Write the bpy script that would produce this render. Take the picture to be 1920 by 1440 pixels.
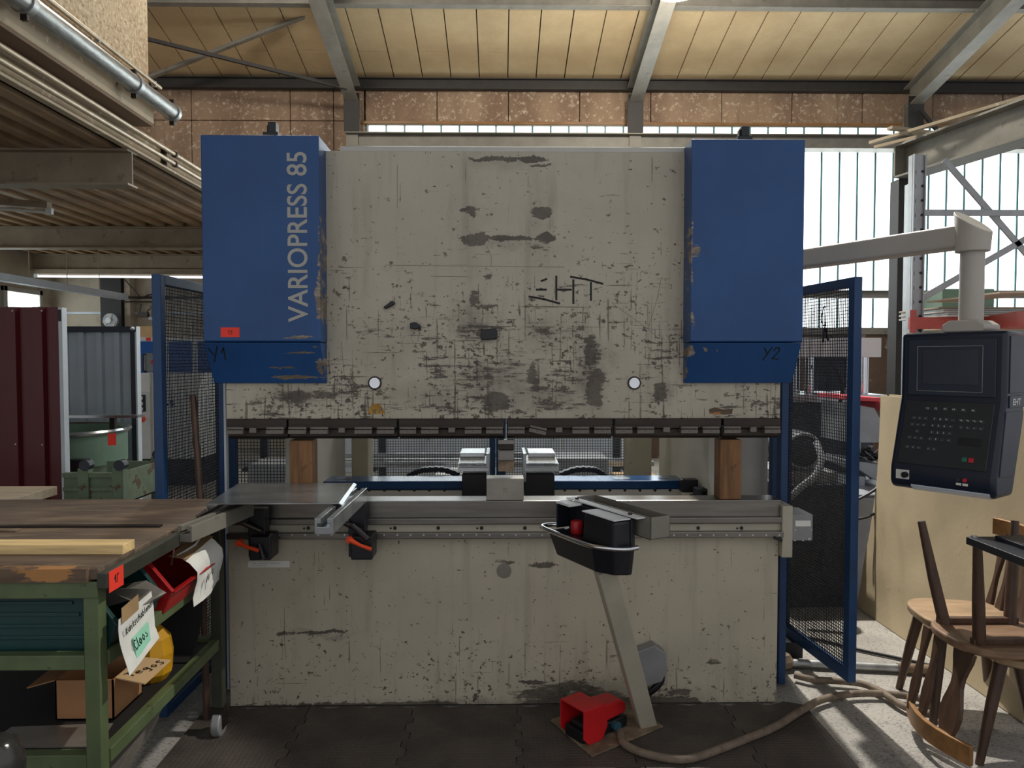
import bpy, bmesh, math, random
from mathutils import Vector, Matrix, noise as mnoise
random.seed(7)
sc = bpy.context.scene
COL = sc.collection
for o in list(bpy.data.objects):
    bpy.data.objects.remove(o)

# ------------------------------------------------------------------ camera
FPX = 1400.0                      # focal length in pixels of the 1920 x 1440 frame
CAM = Vector((0.0, -3.43, 1.63))  # standing 3.4 m in front of the press
YAW, PITCH = math.atan(23 / FPX), math.atan(50 / FPX)
cam_d = bpy.data.cameras.new('camera'); cam = bpy.data.objects.new('camera', cam_d); COL.objects.link(cam)
cam_d.sensor_width = 36; cam_d.lens = FPX / 1920 * 36; cam_d.clip_start = .05; cam_d.clip_end = 100
cam.location = CAM; cam.rotation_euler = (math.pi / 2 - PITCH, 0, -YAW)
sc.camera = cam
RC = Matrix.Rotation(-YAW, 3, 'Z') @ Matrix.Rotation(math.pi / 2 - PITCH, 3, 'X')
def ray(px, py): return RC @ Vector(((px - 960) / FPX, (720 - py) / FPX, -1))
def W(px, py, Y):                 # measured point at a known depth plane
    d = ray(px, py); return CAM + d * ((Y - CAM.y) / d.y)
def WZ(px, py, z):                # measured point on a known level
    d = ray(px, py); return CAM + d * ((z - CAM.z) / d.z)
def WX(px, py, X):
    d = ray(px, py); return CAM + d * ((X - CAM.x) / d.x)
def fx(px, Y, py=700): return W(px, py, Y).x
def fz(py, Y, px=950): return W(px, py, Y).z

# ------------------------------------------------------------------ light
world = bpy.data.worlds.new('world'); sc.world = world; world.use_nodes = True
bg = world.node_tree.nodes['Background']; bg.inputs[0].default_value = (.95, .96, 1.0, 1); bg.inputs[1].default_value = .66
def lamp(name, kind, loc, target, power, color=(1, .95, .85), **kw):
    d = bpy.data.lights.new(name, kind); d.energy = power; d.color = color
    for k, v in kw.items(): setattr(d, k, v)
    o = bpy.data.objects.new(name, d); COL.objects.link(o); o.location = loc
    o.rotation_euler = (Vector(target) - Vector(loc)).to_track_quat('-Z', 'Y').to_euler()
    return o
lamp('bay_or_fill_light', 'SPOT', (1.55, 3.15, 6.55), (2.15, -.1, 0), 2400, (1, .95, .87), spot_size=math.radians(40), spot_blend=.25, shadow_soft_size=.06)
lamp('bay_or_fill_light', 'SPOT', (3.3, -.62, 5.6), (-1.42, -.9, .72), 950, (1, .96, .88), spot_size=math.radians(17), spot_blend=.35, shadow_soft_size=.06)
lamp('bay_or_fill_light', 'POINT', (2.0, 5.1, 5.6), (0, 0, 0), 330, (1, .92, .80), shadow_soft_size=.2)
lamp('bay_or_fill_light', 'POINT', (-2.4, 4.2, 6.2), (0, 0, 0), 190, (1, .92, .80), shadow_soft_size=.2)  # unseen fill light added to brighten the left ceiling boards
vs = sc.view_settings; vs.view_transform = 'Standard'; vs.look = 'None'; vs.exposure = 0.0; vs.gamma = 1; vs.use_curve_mapping = False

# ------------------------------------------------------------------ materials
MT = {}
def _lin(c): return tuple((x / 12.92 if x <= .04045 else ((x + .055) / 1.055) ** 2.4) for x in c)
def S(r, g, b): return _lin((r / 255, g / 255, b / 255))
class NT:
    def __init__(s, name):
        s.m = bpy.data.materials.new(name); s.m.use_nodes = True; s.t = s.m.node_tree; s.n = s.t.nodes; s.l = s.t.links
        s.p = s.n['Principled BSDF']; s.tc = s.n.new('ShaderNodeTexCoord'); MT[name] = s.m
    def link(s, a, b): s.l.new(a, b)
    def val(s, sock, v):
        if hasattr(v, 'links'): s.link(v, sock)
        else: sock.default_value = v
    def math(s, op, a, b=None, c=None, clamp=False):
        n = s.n.new('ShaderNodeMath'); n.operation = op; n.use_clamp = clamp
        for i, v in enumerate((a, b, c)):
            if v is not None: s.val(n.inputs[i], v)
        return n.outputs[0]
    def noise(s, vec, scale=5, detail=4, rough=.55, stretch=None, rot=None, dist=0):
        if stretch or rot:
            mp = s.n.new('ShaderNodeMapping'); s.link(vec, mp.inputs[0])
            if stretch: mp.inputs['Scale'].default_value = stretch
            if rot: mp.inputs['Rotation'].default_value = rot
            vec = mp.outputs[0]
        n = s.n.new('ShaderNodeTexNoise'); s.link(vec, n.inputs['Vector'])
        n.inputs['Scale'].default_value = scale; n.inputs['Detail'].default_value = detail
        n.inputs['Roughness'].default_value = rough; n.inputs['Distortion'].default_value = dist
        return n.outputs['Fac']
    def step(s, x, lo, hi, a=0.0, b=1.0):
        n = s.n.new('ShaderNodeMapRange'); n.interpolation_type = 'SMOOTHSTEP'
        for i, v in enumerate((x, lo, hi, a, b)): s.val(n.inputs[i], v)
        return n.outputs[0]
    def mix(s, f, a, b):
        n = s.n.new('ShaderNodeMix'); n.data_type = 'RGBA'
        for sock, v in ((n.inputs[0], f), (n.inputs[6], a), (n.inputs[7], b)):
            s.val(sock, v if hasattr(v, 'links') or not isinstance(v, tuple) else (*v, 1) if len(v) == 3 else v)
        return n.outputs[2]
    def sep(s, vec):
        n = s.n.new('ShaderNodeSeparateXYZ'); s.link(vec, n.inputs[0]); return n.outputs
    def bump(s, h, strength=.2, dist=.01):
        b = s.n.new('ShaderNodeBump'); s.link(h, b.inputs['Height']); b.inputs['Strength'].default_value = strength
        b.inputs['Distance'].default_value = dist; s.link(b.outputs[0], s.p.inputs['Normal'])
    def fin(s, col=None, rough=None, metal=None):
        if col is not None: s.val(s.p.inputs['Base Color'], (*col, 1) if isinstance(col, tuple) else col)
        if rough is not None: s.val(s.p.inputs['Roughness'], rough)
        if metal is not None: s.val(s.p.inputs['Metallic'], metal)
        return s.m

def M(name, col, rough=.6, metal=0., var=.14, scale=6, stretch=None, bump=.08, bscale=70, wear=None, wcol=(.06, .05, .04), wscale=14, wlo=.62, wstretch=None, col2=None):
    t = NT(name); v = t.tc.outputs['Object']
    n = t.noise(v, scale, 5, .6, stretch)
    a = tuple(c * (1 - var) for c in col); b = col2 or tuple(min(1, c * (1 + var)) for c in col)
    c = t.mix(t.step(n, .3, .7), a, b)
    if wear:
        w = t.step(t.noise(v, wscale, 8, .62, wstretch), wlo, wlo + .04)
        c = t.mix(t.math('MULTIPLY', w, wear), c, wcol)
    if bump: t.bump(t.noise(v, bscale, 3, .6, stretch), bump, .004)
    return t.fin(c, t.math('ADD', rough - .06, t.math('MULTIPLY', n, .12)), metal)

def blobgroup():
    g = bpy.data.node_groups.new('blob', 'ShaderNodeTree')
    g.interface.new_socket('Vector', in_out='INPUT', socket_type='NodeSocketVector')
    g.interface.new_socket('Center', in_out='INPUT', socket_type='NodeSocketVector')
    g.interface.new_socket('Inverse', in_out='INPUT', socket_type='NodeSocketVector')
    g.interface.new_socket('Strength', in_out='INPUT', socket_type='NodeSocketFloat')
    g.interface.new_socket('Soft', in_out='INPUT', socket_type='NodeSocketFloat')
    g.interface.new_socket('Mask', in_out='OUTPUT', socket_type='NodeSocketFloat')
    i = g.nodes.new('NodeGroupInput'); o = g.nodes.new('NodeGroupOutput')
    s = g.nodes.new('ShaderNodeVectorMath'); s.operation = 'SUBTRACT'; g.links.new(i.outputs[0], s.inputs[0]); g.links.new(i.outputs[1], s.inputs[1])
    m = g.nodes.new('ShaderNodeVectorMath'); m.operation = 'MULTIPLY'; g.links.new(s.outputs[0], m.inputs[0]); g.links.new(i.outputs[2], m.inputs[1])
    l = g.nodes.new('ShaderNodeVectorMath'); l.operation = 'LENGTH'; g.links.new(m.outputs[0], l.inputs[0])
    r = g.nodes.new('ShaderNodeMapRange'); r.interpolation_type = 'SMOOTHSTEP'; g.links.new(l.outputs['Value'], r.inputs[0])
    r.inputs[1].default_value = 1.15; g.links.new(i.outputs[4], r.inputs[2]); r.inputs[3].default_value = 0; r.inputs[4].default_value = 1
    k = g.nodes.new('ShaderNodeMath'); k.operation = 'MULTIPLY'; g.links.new(r.outputs[0], k.inputs[0]); g.links.new(i.outputs[3], k.inputs[1])
    g.links.new(k.outputs[0], o.inputs[0])
    return g
BLOB = blobgroup()
def blobs(t, vec, lst, center, amp=.075, ns=9, amp2=.012, stretch=None):
    """stains and worn patches with their own ragged outline, placed on the plate in metres"""
    n = t.n.new('ShaderNodeTexNoise'); t.link(vec, n.inputs['Vector']); n.inputs['Scale'].default_value = ns; n.inputs['Detail'].default_value = 8; n.inputs['Roughness'].default_value = .72
    a = t.n.new('ShaderNodeVectorMath'); a.operation = 'SUBTRACT'; t.link(n.outputs['Color'], a.inputs[0]); a.inputs[1].default_value = (.5, .5, .5)
    b = t.n.new('ShaderNodeVectorMath'); b.operation = 'MULTIPLY'; t.link(a.outputs[0], b.inputs[0]); b.inputs[1].default_value = (amp * 2.4, 0, amp * 1.1)
    c = t.n.new('ShaderNodeVectorMath'); c.operation = 'ADD'; t.link(vec, c.inputs[0]); t.link(b.outputs[0], c.inputs[1])
    out = None
    for (x, z, rx, rz, st, soft) in lst:
        g = t.n.new('ShaderNodeGroup'); g.node_tree = BLOB; t.link(c.outputs[0], g.inputs[0])
        g.inputs[1].default_value = (x - center[0], 0, z - center[2]); g.inputs[2].default_value = (1 / rx, 0, 1 / rz)
        g.inputs[3].default_value = st; g.inputs[4].default_value = soft
        out = g.outputs[0] if out is None else t.math('MAXIMUM', out, g.outputs[0])
    return out

M('blue_frame', S(24, 62, 104), .45, wear=.5, wcol=(.25, .25, .24), wscale=30, wlo=.7)
M('blue_bright', S(18, 84, 160), .4, var=.08)
M('dark_steel', S(62, 56, 52), .45, .75, .2, 5, (1, 4, 4), bump=.12)
M('clamp_steel', S(104, 98, 91), .38, .35, .25, 9, wear=.7, wcol=S(150, 145, 138), wscale=40, wlo=.63)
M('table_steel', S(128, 124, 118), .32, .85, .16, 4, (.6, 5, 8), bump=.08)
M('bright_steel', S(190, 192, 194), .28, .9, .1, 5, (1, 6, 6), bump=.05)
M('galvanised', S(170, 172, 172), .42, .75, .22, 12)
M('chrome', S(215, 218, 222), .12, 1., .05)
M('black_paint', S(20, 22, 30), .38, 0, .2, wear=.8, wcol=(.4, .39, .36), wscale=38, wlo=.73)
M('black_plastic', S(22, 24, 28), .42, 0, .1)
M('black_rubber', S(24, 22, 21), .75, 0, .2)
M('navy_plastic', S(20, 30, 48), .38, 0, .08, bump=.03)
M('slate_plastic', S(38, 46, 62), .42, 0, .08, bump=.03)
M('screen_glass', S(52, 56, 70), .22, 0, .05, bump=0)
M('keypad_film', S(38, 42, 46), .4, 0, .06, bump=.03)
M('key_face', S(52, 56, 60), .4, 0, .1, bump=0)
M('legend_white', S(215, 218, 215), .5, 0, .03, bump=0)
M('legend_grey', S(168, 166, 158), .6, 0, .06, bump=0)
M('marker_black', S(12, 12, 14), .6, 0, .05, bump=0)
M('orange_plastic', S(226, 72, 26), .4, 0, .06)
M('red_paint', S(196, 24, 30), .42, 0, .1, wear=.3, wscale=25, wlo=.68)
M('red_plastic', S(168, 24, 26), .38, 0, .12)
M('tag_red', S(244, 62, 44), .6, 0, .04, bump=0)
M('sticker_white', S(228, 226, 218), .6, 0, .05, bump=0)
M('warning_yellow', S(176, 128, 30), .6, 0, .25, 25, wear=.9, wcol=S(100, 92, 78), wscale=60, wlo=.5)
M('cream_paint', S(176, 170, 152), .5, 0, .08, wear=.8, wcol=(.1, .09, .075), wscale=26, wlo=.7)
M('cream_grey', S(188, 186, 178), .5, 0, .07, 3)
M('pendant_grey', S(176, 170, 160), .5, 0, .06, 3, bump=.03)
M('box_grey', S(142, 142, 142), .45, .2, .1, 10)
M('wood_top', S(98, 82, 68), .65, 0, .35, 3.2, (1, 7, 7), .25, 30, wear=.55, wcol=S(134, 114, 90), wscale=5, wlo=.57, wstretch=(.6, 4, 4))
M('wood_chip', S(92, 74, 58), .7, 0, .3, 6, (1, 6, 6), .3, 40, wear=.9, wcol=S(176, 124, 70), wscale=7, wlo=.56, wstretch=(.6, 1, 2))
M('pine', S(226, 196, 138), .6, 0, .18, 5, (.7, 9, 9), .2, 40, wear=.35, wcol=S(150, 112, 66), wscale=9, wlo=.64, wstretch=(.4, 5, 5))
M('pale_wood', S(196, 180, 156), .6, 0, .15, 5, (.7, 9, 9))
M('timber', S(124, 88, 54), .7, 0, .3, 7, (7, 7, .6), .25, 40, wear=.5, wcol=S(84, 56, 34), wscale=9, wlo=.6)
M('cardboard', S(168, 122, 82), .8, 0, .08, 9, bump=.05)
M('cardboard_pale', S(214, 178, 132), .8, 0, .06, 9, bump=.05)
M('paper', S(226, 226, 218), .8, 0, .06, 14, bump=.3, bscale=26)
M('packing_tape', S(170, 140, 100), .4, 0, .1)
M('marker_green', S(160, 225, 195), .7, 0, .04, bump=0)
M('green_frame', S(86, 100, 66), .5, 0, .16, 7, wear=.6, wcol=S(52, 52, 44), wscale=20, wlo=.64)
M('frame_dark', S(56, 58, 48), .5, .1, .2, 7)
M('dark_green_plastic', S(18, 58, 56), .45, 0, .14)
M('bin_dark', S(22, 44, 48), .45, 0, .12)
M('yellow_plastic', S(196, 144, 20), .45, 0, .15)
M('raw_sheet', S(150, 144, 134), .4, .55, .15, 7)
M('gauge_blue', S(24, 66, 112), .2, .1, .1, bump=.02)
M('plate_grey', S(168, 172, 174), .24, .8, .2, 4, (1, 2, 1), .05)
M('rust_green', S(112, 130, 104), .6, 0, .2, 6, wear=.85, wcol=S(98, 62, 42), wscale=7, wlo=.56)
M('hopper_green', S(112, 142, 122), .5, 0, .1, 4)
M('panel_red', S(92, 28, 32), .4, 0, .08, 3, bump=.02)
M('panel_slate', S(168, 180, 188), .42, .1, .07, 3, bump=.02)
M('panel_trim_dark', S(44, 50, 60), .5, .1, .1)
M('strip_white', S(202, 210, 218), .5, 0, .06)
M('steel_paint', S(128, 124, 114), .55, .15, .13, 4, wear=.4, wcol=S(86, 78, 66), wscale=9, wlo=.62)
M('steel_warm', S(150, 136, 116), .6, .1, .14, 3, wear=.4, wcol=S(92, 80, 64), wscale=7, wlo=.6)
M('purlin_dark', S(52, 50, 48), .6, .2, .15)
M('deck_brown', S(158, 130, 98), .65, .1, .22, 3)
M('roof_dark', S(34, 33, 34), .8, 0, .2)
M('pipe_zinc', S(150, 152, 150), .38, .7, .25, 10, (6, 1, 6), .1)
M('conduit', S(178, 164, 142), .42, .5, .15, 10)
M('fascia', S(176, 160, 134), .7, 0, .12, 3, wear=.55, wcol=S(228, 218, 198), wscale=11, wlo=.6)
M('soffit', S(122, 100, 80), .8, 0, .1, 3)
M('plaster', S(188, 176, 156), .8, 0, .08, 2, wear=.25, wcol=S(130, 116, 96), wscale=3, wlo=.55)
M('column_dark', S(48, 46, 46), .7, 0, .12)
M('base_wall', S(96, 78, 64), .85, 0, .25, 2, wear=.5, wcol=S(190, 178, 152), wscale=3.2, wlo=.56)
M('glass_edge', S(96, 140, 142), .3, 0, .05, bump=0)
M('white_paint', S(226, 228, 228), .4, 0, .03)
M('cool_grey', S(150, 154, 160), .45, .2, .1)
M('rack_grey', S(168, 170, 172), .45, .5, .12)
M('rack_orange', S(200, 98, 88), .5, 0, .08)
M('red_lid', S(206, 66, 76), .45, 0, .06)
M('scrap_steel', S(120, 122, 126), .35, .8, .4, 14)
M('machine_dark', S(54, 58, 66), .5, .3, .2)
M('hose', S(120, 106, 90), .7, 0, .22, 22, wear=.5, wcol=S(70, 60, 50), wscale=20, wlo=.58)
M('cable_black', S(26, 25, 27), .55, 0, .1)
M('rust_plate', S(124, 106, 86), .7, .1, .35, 9, wear=.7, wcol=S(150, 132, 106), wscale=18, wlo=.56)
M('chair_wood', S(78, 56, 42), .45, 0, .3, 5, (6, 6, .8), .12, 40)
M('chair_rail', S(142, 102, 58), .42, 0, .22, 5, (1, 5, 5), .1, 40)
M('seat_wood', S(128, 100, 76), .45, 0, .2, 5, (1, 6, 6), .1, 40)
M('seat_worn', S(154, 128, 98), .5, 0, .25, 6, (1, 5, 5), .1, 40)
M('black_board', S(36, 40, 48), .42, .2, .2, 6)
M('sheet_board', S(186, 170, 140), .72, 0, .1, 2.2, bump=.18, bscale=34, wear=.4, wcol=S(120, 108, 90), wscale=16, wlo=.66)
M('cool_white', S(190, 200, 212), .3, 0, .05)
M('btn_red', S(200, 40, 48), .4, 0, .02, bump=0)
M('btn_green', S(40, 110, 90), .4, 0, .02, bump=0)
M('tube_off', S(214, 214, 208), .3, 0, .02, bump=0)
M('glossy_dark', S(70, 68, 66), .18, .5, .1)
M('teal_plug', S(36, 78, 92), .5, 0, .05)

def emis(name, col, strength):
    t = NT(name); t.p.inputs['Emission Color'].default_value = (*col, 1); t.p.inputs['Emission Strength'].default_value = strength
    t.fin((.75, .8, .8), .25); return t.m
emis('daylit_glass', (.88, .97, 1.0), 4.2)
emis('daylit_glass_dim', (.86, .97, 1.0), 4.0)
emis('tube_lit', (1, .96, .98), 3.0)
emis('lamp_lens', (1, .95, .82), 12)

def ceiling_mat():
    t = NT('ceiling_board'); v = t.tc.outputs['Object']
    pos = t.n.new('ShaderNodeNewGeometry').outputs['Position']
    n = t.noise(pos, 1.4, 6, .65); sp = t.noise(pos, 22, 6, .7)
    c = t.mix(t.step(n, .35, .7), S(186, 162, 124), S(202, 180, 140))
    c = t.mix(t.math('MULTIPLY', t.step(sp, .62, .72), .5), c, S(238, 226, 200))
    c = t.mix(t.math('MULTIPLY', t.step(t.noise(pos, 3.2, 7, .7, (1, .25, 1)), .62, .7), .35), c, S(170, 150, 118))
    t.bump(sp, .1, .004); t.fin(c, .8)
ceiling_mat()
def wall_mat():
    t = NT('wall_brown'); pos = t.n.new('ShaderNodeNewGeometry').outputs['Position']
    n = t.noise(pos, 1.1, 5, .6, (1.6, 1, .5)); sp = t.noise(pos, 16, 7, .75); st = t.noise(pos, 2.2, 6, .7, (3, 1, .18))
    c = t.mix(t.step(n, .3, .7), S(126, 102, 84), S(158, 134, 110))
    c = t.mix(t.math('MULTIPLY', t.step(sp, .53, .64), .75), c, S(206, 190, 166))
    c = t.mix(t.math('MULTIPLY', t.step(st, .58, .72), .5), c, S(106, 78, 60))
    t.bump(sp, .2, .006); t.fin(c, .85)
wall_mat()
def stucco_mat():
    t = NT('stucco'); pos = t.n.new('ShaderNodeNewGeometry').outputs['Position']
    n = t.noise(pos, 1.2, 5, .6); sp = t.noise(pos, 26, 7, .72)
    c = t.mix(t.step(n, .3, .7), S(178, 152, 118), S(202, 180, 146))
    c = t.mix(t.math('MULTIPLY', t.step(sp, .52, .64), .75), c, S(236, 224, 200))
    c = t.mix(t.math('MULTIPLY', t.step(sp, .48, .38), .7), c, S(132, 106, 80))
    t.bump(sp, .35, .008); t.fin(c, .85)
stucco_mat()
def floor_mat():
    t = NT('concrete'); v = t.tc.outputs['Object']
    n = t.noise(v, 1.3, 6, .65); sp = t.noise(v, 60, 5, .7, (1, 1.6, 1)); cr = t.noise(v, 2.2, 9, .7)
    c = t.mix(t.step(n, .3, .7), S(140, 136, 130), S(172, 168, 160))
    c = t.mix(t.math('MULTIPLY', t.step(sp, .54, .62), .75), c, S(66, 65, 65))
    c = t.mix(t.math('MULTIPLY', t.step(t.math('ABSOLUTE', t.math('SUBTRACT', cr, .5)), .006, .001), .6), c, S(60, 56, 52))
    t.bump(sp, .5, .006); t.fin(c, .75)
floor_mat()
def mat_rubber():
    t = NT('rubber_mat'); v = t.tc.outputs['Object']
    n = t.noise(v, 3, 5, .6)
    vo = t.n.new('ShaderNodeTexVoronoi'); t.link(v, vo.inputs['Vector']); vo.inputs['Scale'].default_value = 48; vo.inputs['Randomness'].default_value = .15
    c = t.mix(t.step(n, .3, .7), S(62, 56, 51), S(88, 80, 72))
    t.bump(t.step(vo.outputs['Distance'], .5, .2), .5, .003); t.fin(c, .62)
mat_rubber()

def press_mat(name, center, lst, base, dens_z, dens_amt, haze=None, extra=None):
    """old cream enamel: chips, scratches, greasy stains and a painted console shadow at measured places"""
    t = NT(name); v = t.tc.outputs['Object']; x, y, z = t.sep(v)
    n = t.noise(v, 2.2, 5, .6)
    c = t.mix(t.step(n, .3, .7), tuple(k * .92 for k in base), tuple(k * 1.06 for k in base))
    # drip haze, vertical
    dr = t.noise(v, 3.0, 5, .6, (5, 1, .5)); c = t.mix(t.math('MULTIPLY', t.step(dr, .5, .72), .35), c, tuple(k * .55 for k in base))
    if haze:
        hz = blobs(t, v, haze, center, .16, 4)
        hn = t.noise(v, 12, 7, .75, (1, 1, .8))
        c = t.mix(t.math('MULTIPLY', hz, t.step(hn, .3, .7, .35, 1.0)), c, S(84, 77, 66))
    dens = t.step(z, dens_z[0], dens_z[1]); big = t.noise(v, 2.6, 4, .6)
    dens = t.math('MULTIPLY', dens, t.step(big, .3, .62))
    thr = t.math('SUBTRACT', .648 if name == 'ram_enamel' else .638, t.math('MULTIPLY', dens, dens_amt))
    ln = 0 if name == 'ram_enamel' else .045
    def layer(c, nz, off, strength, col):
        d = t.math('SUBTRACT', nz, t.math('ADD', thr, off))
        return t.mix(t.math('MULTIPLY', t.step(d, 0, .025), strength), c, col)
    dark = S(58, 53, 46); brown = S(88, 76, 62)
    c = layer(c, t.noise(v, 24, 8, .66, (1, 1, 1.5)), 0, .9, brown)
    c = layer(c, t.noise(v, 9, 9, .75, (.5, 1, 5)), 0 + ln, .85, dark)
    c = layer(c, t.noise(v, 13, 7, .7, (7, 1, .45)), .03 + ln, .8, dark)
    c = layer(c, t.noise(v, 8, 5, .6, (9, 1, .35), (0, .5, 0)), .05, .7, brown)
    c = layer(c, t.noise(v, 8, 5, .6, (9, 1, .35), (0, -.62, 0)), .05, .7, brown)
    c = layer(c, t.noise(v, 8, 4, .6, (.35, 1, 11), (0, .12, 0)), .05 + ln, .8, brown)
    c = layer(c, t.noise(v, 40, 4, .6, (1, 1, 1.3)), .035, .9, dark)
    b = blobs(t, v, lst, center)
    gr = t.noise(v, 22, 9, .8, (.4, 1, 2.0))
    bm = t.step(t.math('ADD', b, t.math('MULTIPLY', t.math('SUBTRACT', gr, .5), 2.4)), .36, .56)
    bm = t.math('MULTIPLY', bm, t.step(b, .02, .25))
    c = t.mix(t.math('MULTIPLY', bm, .88), c, t.mix(t.step(t.noise(v, 7, 5, .7), .4, .62), S(60, 55, 48), S(86, 78, 67)))
    if extra: c = extra(t, v, c)
    t.bump(t.noise(v, 50, 4, .6), .05, .003)
    t.fin(c, t.math('ADD', .42, t.math('MULTIPLY', n, .15)))
# ------------------------------------------------------------------ mesh helpers
ORG = {}
class MB:
    def __init__(s): s.v = []; s.f = []
    def add(s, vs, fs, M_=None):
        k = len(s.v); s.v += [(M_ @ Vector(p)) if M_ else Vector(p) for p in vs]; s.f += [tuple(i + k for i in f) for f in fs]; return s
    def box(s, x0, x1, y0, y1, z0, z1, M_=None):
        vs = [(x, y, z) for z in (z0, z1) for y in (y0, y1) for x in (x0, x1)]
        return s.add(vs, [(0, 2, 3, 1), (4, 5, 7, 6), (0, 1, 5, 4), (2, 6, 7, 3), (0, 4, 6, 2), (1, 3, 7, 5)], M_)
    def prism(s, pts, ax, a, b, M_=None):
        n = len(pts)
        def put(p, t): return {'x': (t, p[0], p[1]), 'y': (p[0], t, p[1]), 'z': (p[0], p[1], t)}[ax]
        vs = [put(p, a) for p in pts] + [put(p, b) for p in pts]
        fs = [tuple(range(n))[::-1], tuple(range(n, 2 * n))] + [(i, (i + 1) % n, n + (i + 1) % n, n + i) for i in range(n)]
        return s.add(vs, fs, M_)
    def bar(s, p0, p1, w, h, up=(0, 0, 1)):
        p0, p1 = Vector(p0), Vector(p1); d = (p1 - p0); L = d.length; d.normalize(); u = Vector(up)
        sd = d.cross(u)
        if sd.length < 1e-4: sd = d.cross(Vector((1, 0, 0)))
        sd.normalize(); u = sd.cross(d)
        M_ = Matrix((sd, d, u)).transposed().to_4x4(); M_.translation = p0
        return s.box(-w / 2, w / 2, 0, L, -h / 2, h / 2, M_)
    def cyl(s, p0, p1, r, n=14, r2=None):
        return s.tube([p0, p1], r, n, rs=[r, r if r2 is None else r2])
    def tube(s, path, r, n=8, rs=None, smooth=0):
        P = [Vector(p) for p in path]
        if smooth: P = spline(P, smooth)
        k0 = len(s.v); N = len(P); prev = None
        for i, p in enumerate(P):
            d = (P[min(i + 1, N - 1)] - P[max(i - 1, 0)]).normalized()
            if prev is None:
                a = d.orthogonal().normalized()
            else:
                a = (prev - d * prev.dot(d)).normalized()
            prev = a; b = d.cross(a); rr = rs[i] if rs else r
            s.v += [p + (a * math.cos(2 * math.pi * j / n) + b * math.sin(2 * math.pi * j / n)) * rr for j in range(n)]
        for i in range(N - 1):
            for j in range(n):
                s.f.append((k0 + i * n + j, k0 + i * n + (j + 1) % n, k0 + (i + 1) * n + (j + 1) % n, k0 + (i + 1) * n + j))
        s.f.append(tuple(range(k0, k0 + n))[::-1]); s.f.append(tuple(range(k0 + (N - 1) * n, k0 + N * n)))
        return s
    def lathe(s, prof, c, n=20, axis='z'):
        c = Vector(c); k0 = len(s.v)
        for r, t in prof:
            for j in range(n):
                a = 2 * math.pi * j / n; u, w = r * math.cos(a), r * math.sin(a)
                s.v.append(c + Vector({'z': (u, w, t), 'y': (u, t, w), 'x': (t, u, w)}[axis]))
        m = len(prof)
        for i in range(m - 1):
            for j in range(n): s.f.append((k0 + i * n + j, k0 + i * n + (j + 1) % n, k0 + (i + 1) * n + (j + 1) % n, k0 + (i + 1) * n + j))
        s.f.append(tuple(range(k0, k0 + n))[::-1]); s.f.append(tuple(range(k0 + (m - 1) * n, k0 + m * n)))
        return s
    def ribbon(s, rows, th, nrm=None):
        """sheet through rows of points (list of lists) with thickness th"""
        R, C = len(rows), len(rows[0]); k0 = len(s.v)
        g = [[Vector(p) for p in r] for r in rows]
        def nn(i, j):
            a = g[min(i + 1, R - 1)][j] - g[max(i - 1, 0)][j]; b = g[i][min(j + 1, C - 1)] - g[i][max(j - 1, 0)]
            return a.cross(b).normalized()
        for sgn in (1, -1):
            for i in range(R):
                for j in range(C): s.v.append(g[i][j] + nn(i, j) * th / 2 * sgn)
        ix = lambda q, i, j: k0 + q * R * C + i * C + j
        for i in range(R - 1):
            for j in range(C - 1):
                s.f.append((ix(0, i, j), ix(0, i, j + 1), ix(0, i + 1, j + 1), ix(0, i + 1, j)))
                s.f.append((ix(1, i, j), ix(1, i + 1, j), ix(1, i + 1, j + 1), ix(1, i, j + 1)))
        edge = [(0, j) for j in range(C)] + [(i, C - 1) for i in range(1, R)] + [(R - 1, j) for j in range(C - 2, -1, -1)] + [(i, 0) for i in range(R - 2, 0, -1)]
        for k in range(len(edge)):
            a, b = edge[k], edge[(k + 1) % len(edge)]
            s.f.append((ix(0, *a), ix(1, *a), ix(1, *b), ix(0, *b)))
        return s
    def build(s, name, mat, parent=None, bevel=0, smooth=None, seg=2, kind=None, label=None, center=None):
        c = Vector(center) if center else (Vector([min(p[k] for p in s.v) for k in range(3)]) + Vector([max(p[k] for p in s.v) for k in range(3)])) / 2
        me = bpy.data.meshes.new(name); me.from_pydata([tuple(p - c) for p in s.v], [], s.f)
        bm = bmesh.new(); bm.from_mesh(me); bmesh.ops.recalc_face_normals(bm, faces=bm.faces); bm.to_mesh(me); bm.free()
        me.materials.append(MT[mat])
        o = bpy.data.objects.new(name, me); COL.objects.link(o); ORG[o] = c
        if parent is not None: o.parent = parent; o.location = c - ORG[parent]
        else: o.location = c
        if smooth:
            for p in me.polygons: p.use_smooth = True
            a = set(); bm = bmesh.new(); bm.from_mesh(me)
            for e in bm.edges:
                if len(e.link_faces) != 2 or e.calc_face_angle(0) > math.radians(smooth): e.smooth = False
            bm.to_mesh(me); bm.free()
        if bevel:
            md = o.modifiers.new('bevel', 'BEVEL'); md.width = bevel; md.segments = seg; md.limit_method = 'ANGLE'; md.angle_limit = math.radians(38)
        if kind: o['kind'] = kind
        if label: o['label'] = label
        return o
def spline(P, k):
    out = []
    for i in range(len(P) - 1):
        p0, p1, p2, p3 = P[max(i - 1, 0)], P[i], P[i + 1], P[min(i + 2, len(P) - 1)]
        for j in range(k):
            t = j / k
            out.append(.5 * ((2 * p1) + (p2 - p0) * t + (2 * p0 - 5 * p1 + 4 * p2 - p3) * t * t + (3 * p1 - p0 - 3 * p2 + p3) * t ** 3))
    out.append(P[-1]); return out
def tag(o, label=None, cat=None, group=None, kind=None):
    if label: o['label'] = label
    if cat: o['category'] = cat
    if group: o['group'] = group
    if kind: o['kind'] = kind
    return o
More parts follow.
